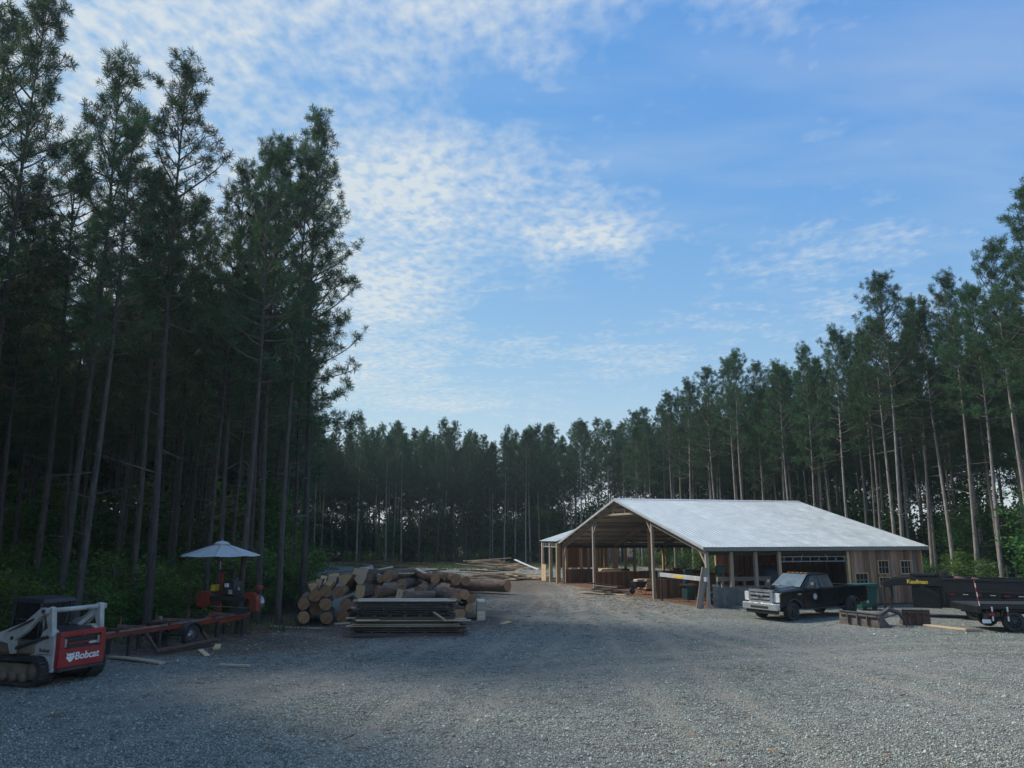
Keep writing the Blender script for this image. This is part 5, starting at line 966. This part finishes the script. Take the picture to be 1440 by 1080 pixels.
# ------------------------------------------------------------ portable sawmill and umbrella
s1, s2 = Vector(G(180, 923)), Vector(G(340, 894)); sa = (s2 - s1).normalized()
mill = empty('portable_sawmill', (s1.x, s1.y, gz(s1.x, s1.y)), math.atan2(sa.y, sa.x), 'orange portable bandsaw mill on a trailer frame under the umbrella', 'sawmill')
def Wp(name, mb, m='orange', parent=None, **k): return mb.build(name, M[m], parent or mill, **k)
SL = (s2 - s1).length
for y in (0, .85): Wp('bed_rail', MB().b2(-1.3, SL + .35, y - .05, y + .05, .64, .78), bevel=.008)
Wp('track_rail', MB().b2(-1.0, SL + .3, -.10, -.07, .78, .84), 'steel'); Wp('tongue', MB().bar((-1.3, .42, .70), (-2.2, .42, .62), .1, .12)); Wp('end_beam', MB().b2(-1.32, -1.22, -.05, .9, .62, .8)); Wp('end_beam', MB().b2(SL + .25, SL + .35, -.05, .9, .62, .8))
for k in range(6): x = -.6 + k * 1.05; Wp('bed_bunk', MB().b2(x - .06, x + .06, -.12, .97, .785, .87), 'steel' if k % 2 else 'machine_black')
for x in (-.9, .0, 1.2, 3.9, SL):
    for y in (.0, .85):
        if x == -.9 and y == 0: continue
        lg = Wp('outrigger_leg', MB().b2(x - .05, x + .05, y - .06, y + .04, .03, .70), 'machine_black'); MB().box(x, y - .01, .015, .2, .2, .03).build('foot', M['steel'], lg)
for k in range(3): x = .5 + k * 1.5; Wp('log_stop', MB().b2(x - .03, x + .03, .93, .99, .5, 1.1), 'rust')
wheel(mill, 2.4, -.20, .36, .2, -1, 'steel'); wheel(mill, 2.4, 1.05, .36, .2, 1, 'steel'); Wp('axle', MB().tube([(2.4, -.2, .36), (2.4, 1.05, .36)], .05), 'machine_black')
for y in (-.20, 1.05): Wp('mudguard', MB().prism([(2.4 + .46 * math.cos(a), .36 + .44 * math.sin(a)) for a in [R(10 + 16 * k) for k in range(11)]] + [(2.4 + .43 * math.cos(a), .36 + .41 * math.sin(a)) for a in [R(170 - 16 * k) for k in range(11)]], y - .13, y + .13, 'xz'), 'machine_black')
Wp('log_loader', MB().tube([(.55, -.55, .10), (3.2, -.62, .14)], .075, 10), 'rust'); 
for x in (.6, 2.9): Wp('loader_arm', MB().bar((x, -.55, .12), (x, -.02, .62), .08, .1), 'rust')
Wp('toe_board', MB().bar((1.0, .1, .92), (2.0, .55, .92), .14, .06), 'rust'); Wp('clamp', MB().b2(1.5, 1.6, .3, .38, .78, 1.05), 'steel'); Wp('brace', MB().bar((3.0, -.02, .72), (3.7, -.02, .98), .05, .06)); Wp('brace', MB().bar((3.9, -.02, .62), (SL, -.02, .68), .05, .10))
hx = 5.0
hd = Wp('saw_head', MB().b2(hx - .22, hx + .22, -.5, 1.35, 1.28, 1.46), 'machine_black', bevel=.03)
for y0, y1 in ((1.18, 1.80), (-1.0, -.42)):
    c = (y0 + y1) / 2; pr = [(y0, 1.12), (y0, 1.48), (y0 + .12, 1.60), (y1 - .12, 1.60), (y1, 1.48), (y1, 1.12), (y1 - .1, 1.04), (y0 + .1, 1.04)] if y0 > 0 else [(y0, .96), (y0, 1.36), (y0 + .06, 1.52), (y0 + .2, 1.62), (y1, 1.60), (y1, 1.42), (y1 - .18, 1.38), (y1 - .25, 1.25), (y1 - .25, .96)]
    cv_ = MB().prism(pr, hx - .26, hx - .04, 'yz').build('blade_cover', M['orange'], hd, bevel=.02)
MB().tube([(hx - .02, -.86, 1.25), (hx + .05, -.86, 1.25)], .26, 20).build('blade_wheel', M['steel'], hd, True); MB().b2(hx - .16, hx - .155, -.8, 1.4, 1.06, 1.09).build('blade', M['steel'], hd)
for y in (.48, 1.0): Wp('mast', MB().b2(hx + .10, hx + .20, y - .06, y + .06, .78, 2.35), 'orange' if y > .8 else 'machine_black', bevel=.01)
Wp('mast_top', MB().b2(hx + .06, hx + .24, .38, 1.08, 2.35, 2.43), 'machine_black'); Wp('engine', MB().b2(hx - .28, hx + .25, .05, .60, 1.48, 1.98), 'machine_black', bevel=.04); Wp('air_filter', MB().tube([(hx, .15, 2.0), (hx, .5, 2.0)], .13, 14), 'machine_black', smooth=True); Wp('fuel_tank', MB().b2(hx - .2, hx + .12, 1.02, 1.2, 1.62, 1.86), 'yellow', bevel=.03); Wp('muffler', MB().tube([(hx - .3, .02, 1.7), (hx - .3, -.2, 1.75)], .07), 'steel'); Wp('battery', MB().b2(hx - .36, hx - .28, .28, .42, 1.80, 1.93), 'white'); Wp('control_box', MB().b2(hx - .33, hx - .29, .1, .25, 1.55, 1.7), 'trim')
Wp('operator_arm', MB().bar((hx, -.42, 1.55), (hx - .1, -1.02, 1.62), .06, .08), 'machine_black'); Wp('water_tank', MB().b2(hx - .14, hx + .1, -.98, -.74, 1.72, 1.86), 'orange', bevel=.03); Wp('carriage', MB().b2(hx - .3, hx + .35, -.14, .2, .80, 1.0), 'machine_black')
ux, uy, uz = at(311, 781, s1.y + sa.y * hx + .3)
um = empty('patio_umbrella', (ux, uy, 0), 0, 'open grey canvas umbrella shading the sawmill', 'umbrella')
RU, ZR, ZT = 1.47, uz, uz + .50; NS = 8
def up_(a, r): q = r / RU; return (r * math.cos(a), r * math.sin(a), ZT + (ZR - ZT) * (q ** 1.0) - .05 * math.sin(math.pi * q) * 0)
for k in range(NS):
    a0, a1 = 6.2832 * k / NS + .2, 6.2832 * (k + 1) / NS + .2; mb = MB(); vs = []; nr, na = 5, 5
    for i in range(nr):
        r = .22 + (RU - .22) * i / (nr - 1)
        for j in range(na): f = j / (na - 1); a = a0 + (a1 - a0) * f; sg = 1 - .075 * math.sin(math.pi * f) ; rr = r * (math.cos((a1 - a0) / 2) / math.cos(a - (a0 + a1) / 2)); z = up_(0, r)[2] - .03 * math.sin(math.pi * f) * (r / RU); vs.append((rr * math.cos(a), rr * math.sin(a), z))
    fs = [(i * na + j, i * na + j + 1, (i + 1) * na + j + 1, (i + 1) * na + j) for i in range(nr - 1) for j in range(na - 1)]
    mb.add(vs, fs).build('canopy_panel', M['canvas'], um, True); MB().tube([up_(a0, .05), (up_(a0, RU)[0], up_(a0, RU)[1], ZR - .012)], .012, 5).build('rib', M['machine_black'], um); MB().tube([(0, 0, ZR - .15), (RU * .5 * math.cos(a0), RU * .5 * math.sin(a0), (ZR + ZT) / 2 - .04)], .008, 4).build('strut', M['machine_black'], um)
MB().tube([(0, 0, ZT - .10), (0, 0, ZT - .0), (0, 0, ZT + .045)], [.34, .20, .03], 16).build('vent_cap', M['canvas'], um, True); MB().tube([(0, 0, 2.35), (0, 0, ZT + .08)], .022, 8).build('pole', M['steel'], um); MB().tube([(0, 0, ZT + .05), (0, 0, ZT + .13)], [.03, .012], 8).build('finial', M['steel'], um); MB().tube([(0, 0, ZR - .22), (0, 0, ZR - .10)], .04, 10).build('runner', M['machine_black'], um); MB().b2(-.1, .1, -.1, .1, 2.30, 2.42).build('bracket', M['machine_black'], um)

# ------------------------------------------------------------ morning haze
hm = bpy.data.materials.new('haze_air'); hm.use_nodes = True; ht = hm.node_tree; ht.nodes.clear()
pvn = nd(ht, 'ShaderNodeVolumePrincipled'); pvn.inputs['Color'].default_value = (.80, .96, 1, 1); pvn.inputs['Density'].default_value = .0004; pvn.inputs['Anisotropy'].default_value = .35
ho = nd(ht, 'ShaderNodeOutputMaterial'); ht.links.new(pvn.outputs[0], ho.inputs['Volume'])
hz_ = MB().b2(-640, 640, -440, 940, -1.2, 30).build('haze', hm); tag(hz_, 'thin bluish morning haze over the yard and pines', 'haze', kind='stuff')
scn.cycles.volume_bounces = 0
# light path limits keep the foliage cheap
scn.cycles.max_bounces = 5; scn.cycles.diffuse_bounces = 2; scn.cycles.glossy_bounces = 2; scn.cycles.transmission_bounces = 2; scn.cycles.transparent_max_bounces = 4
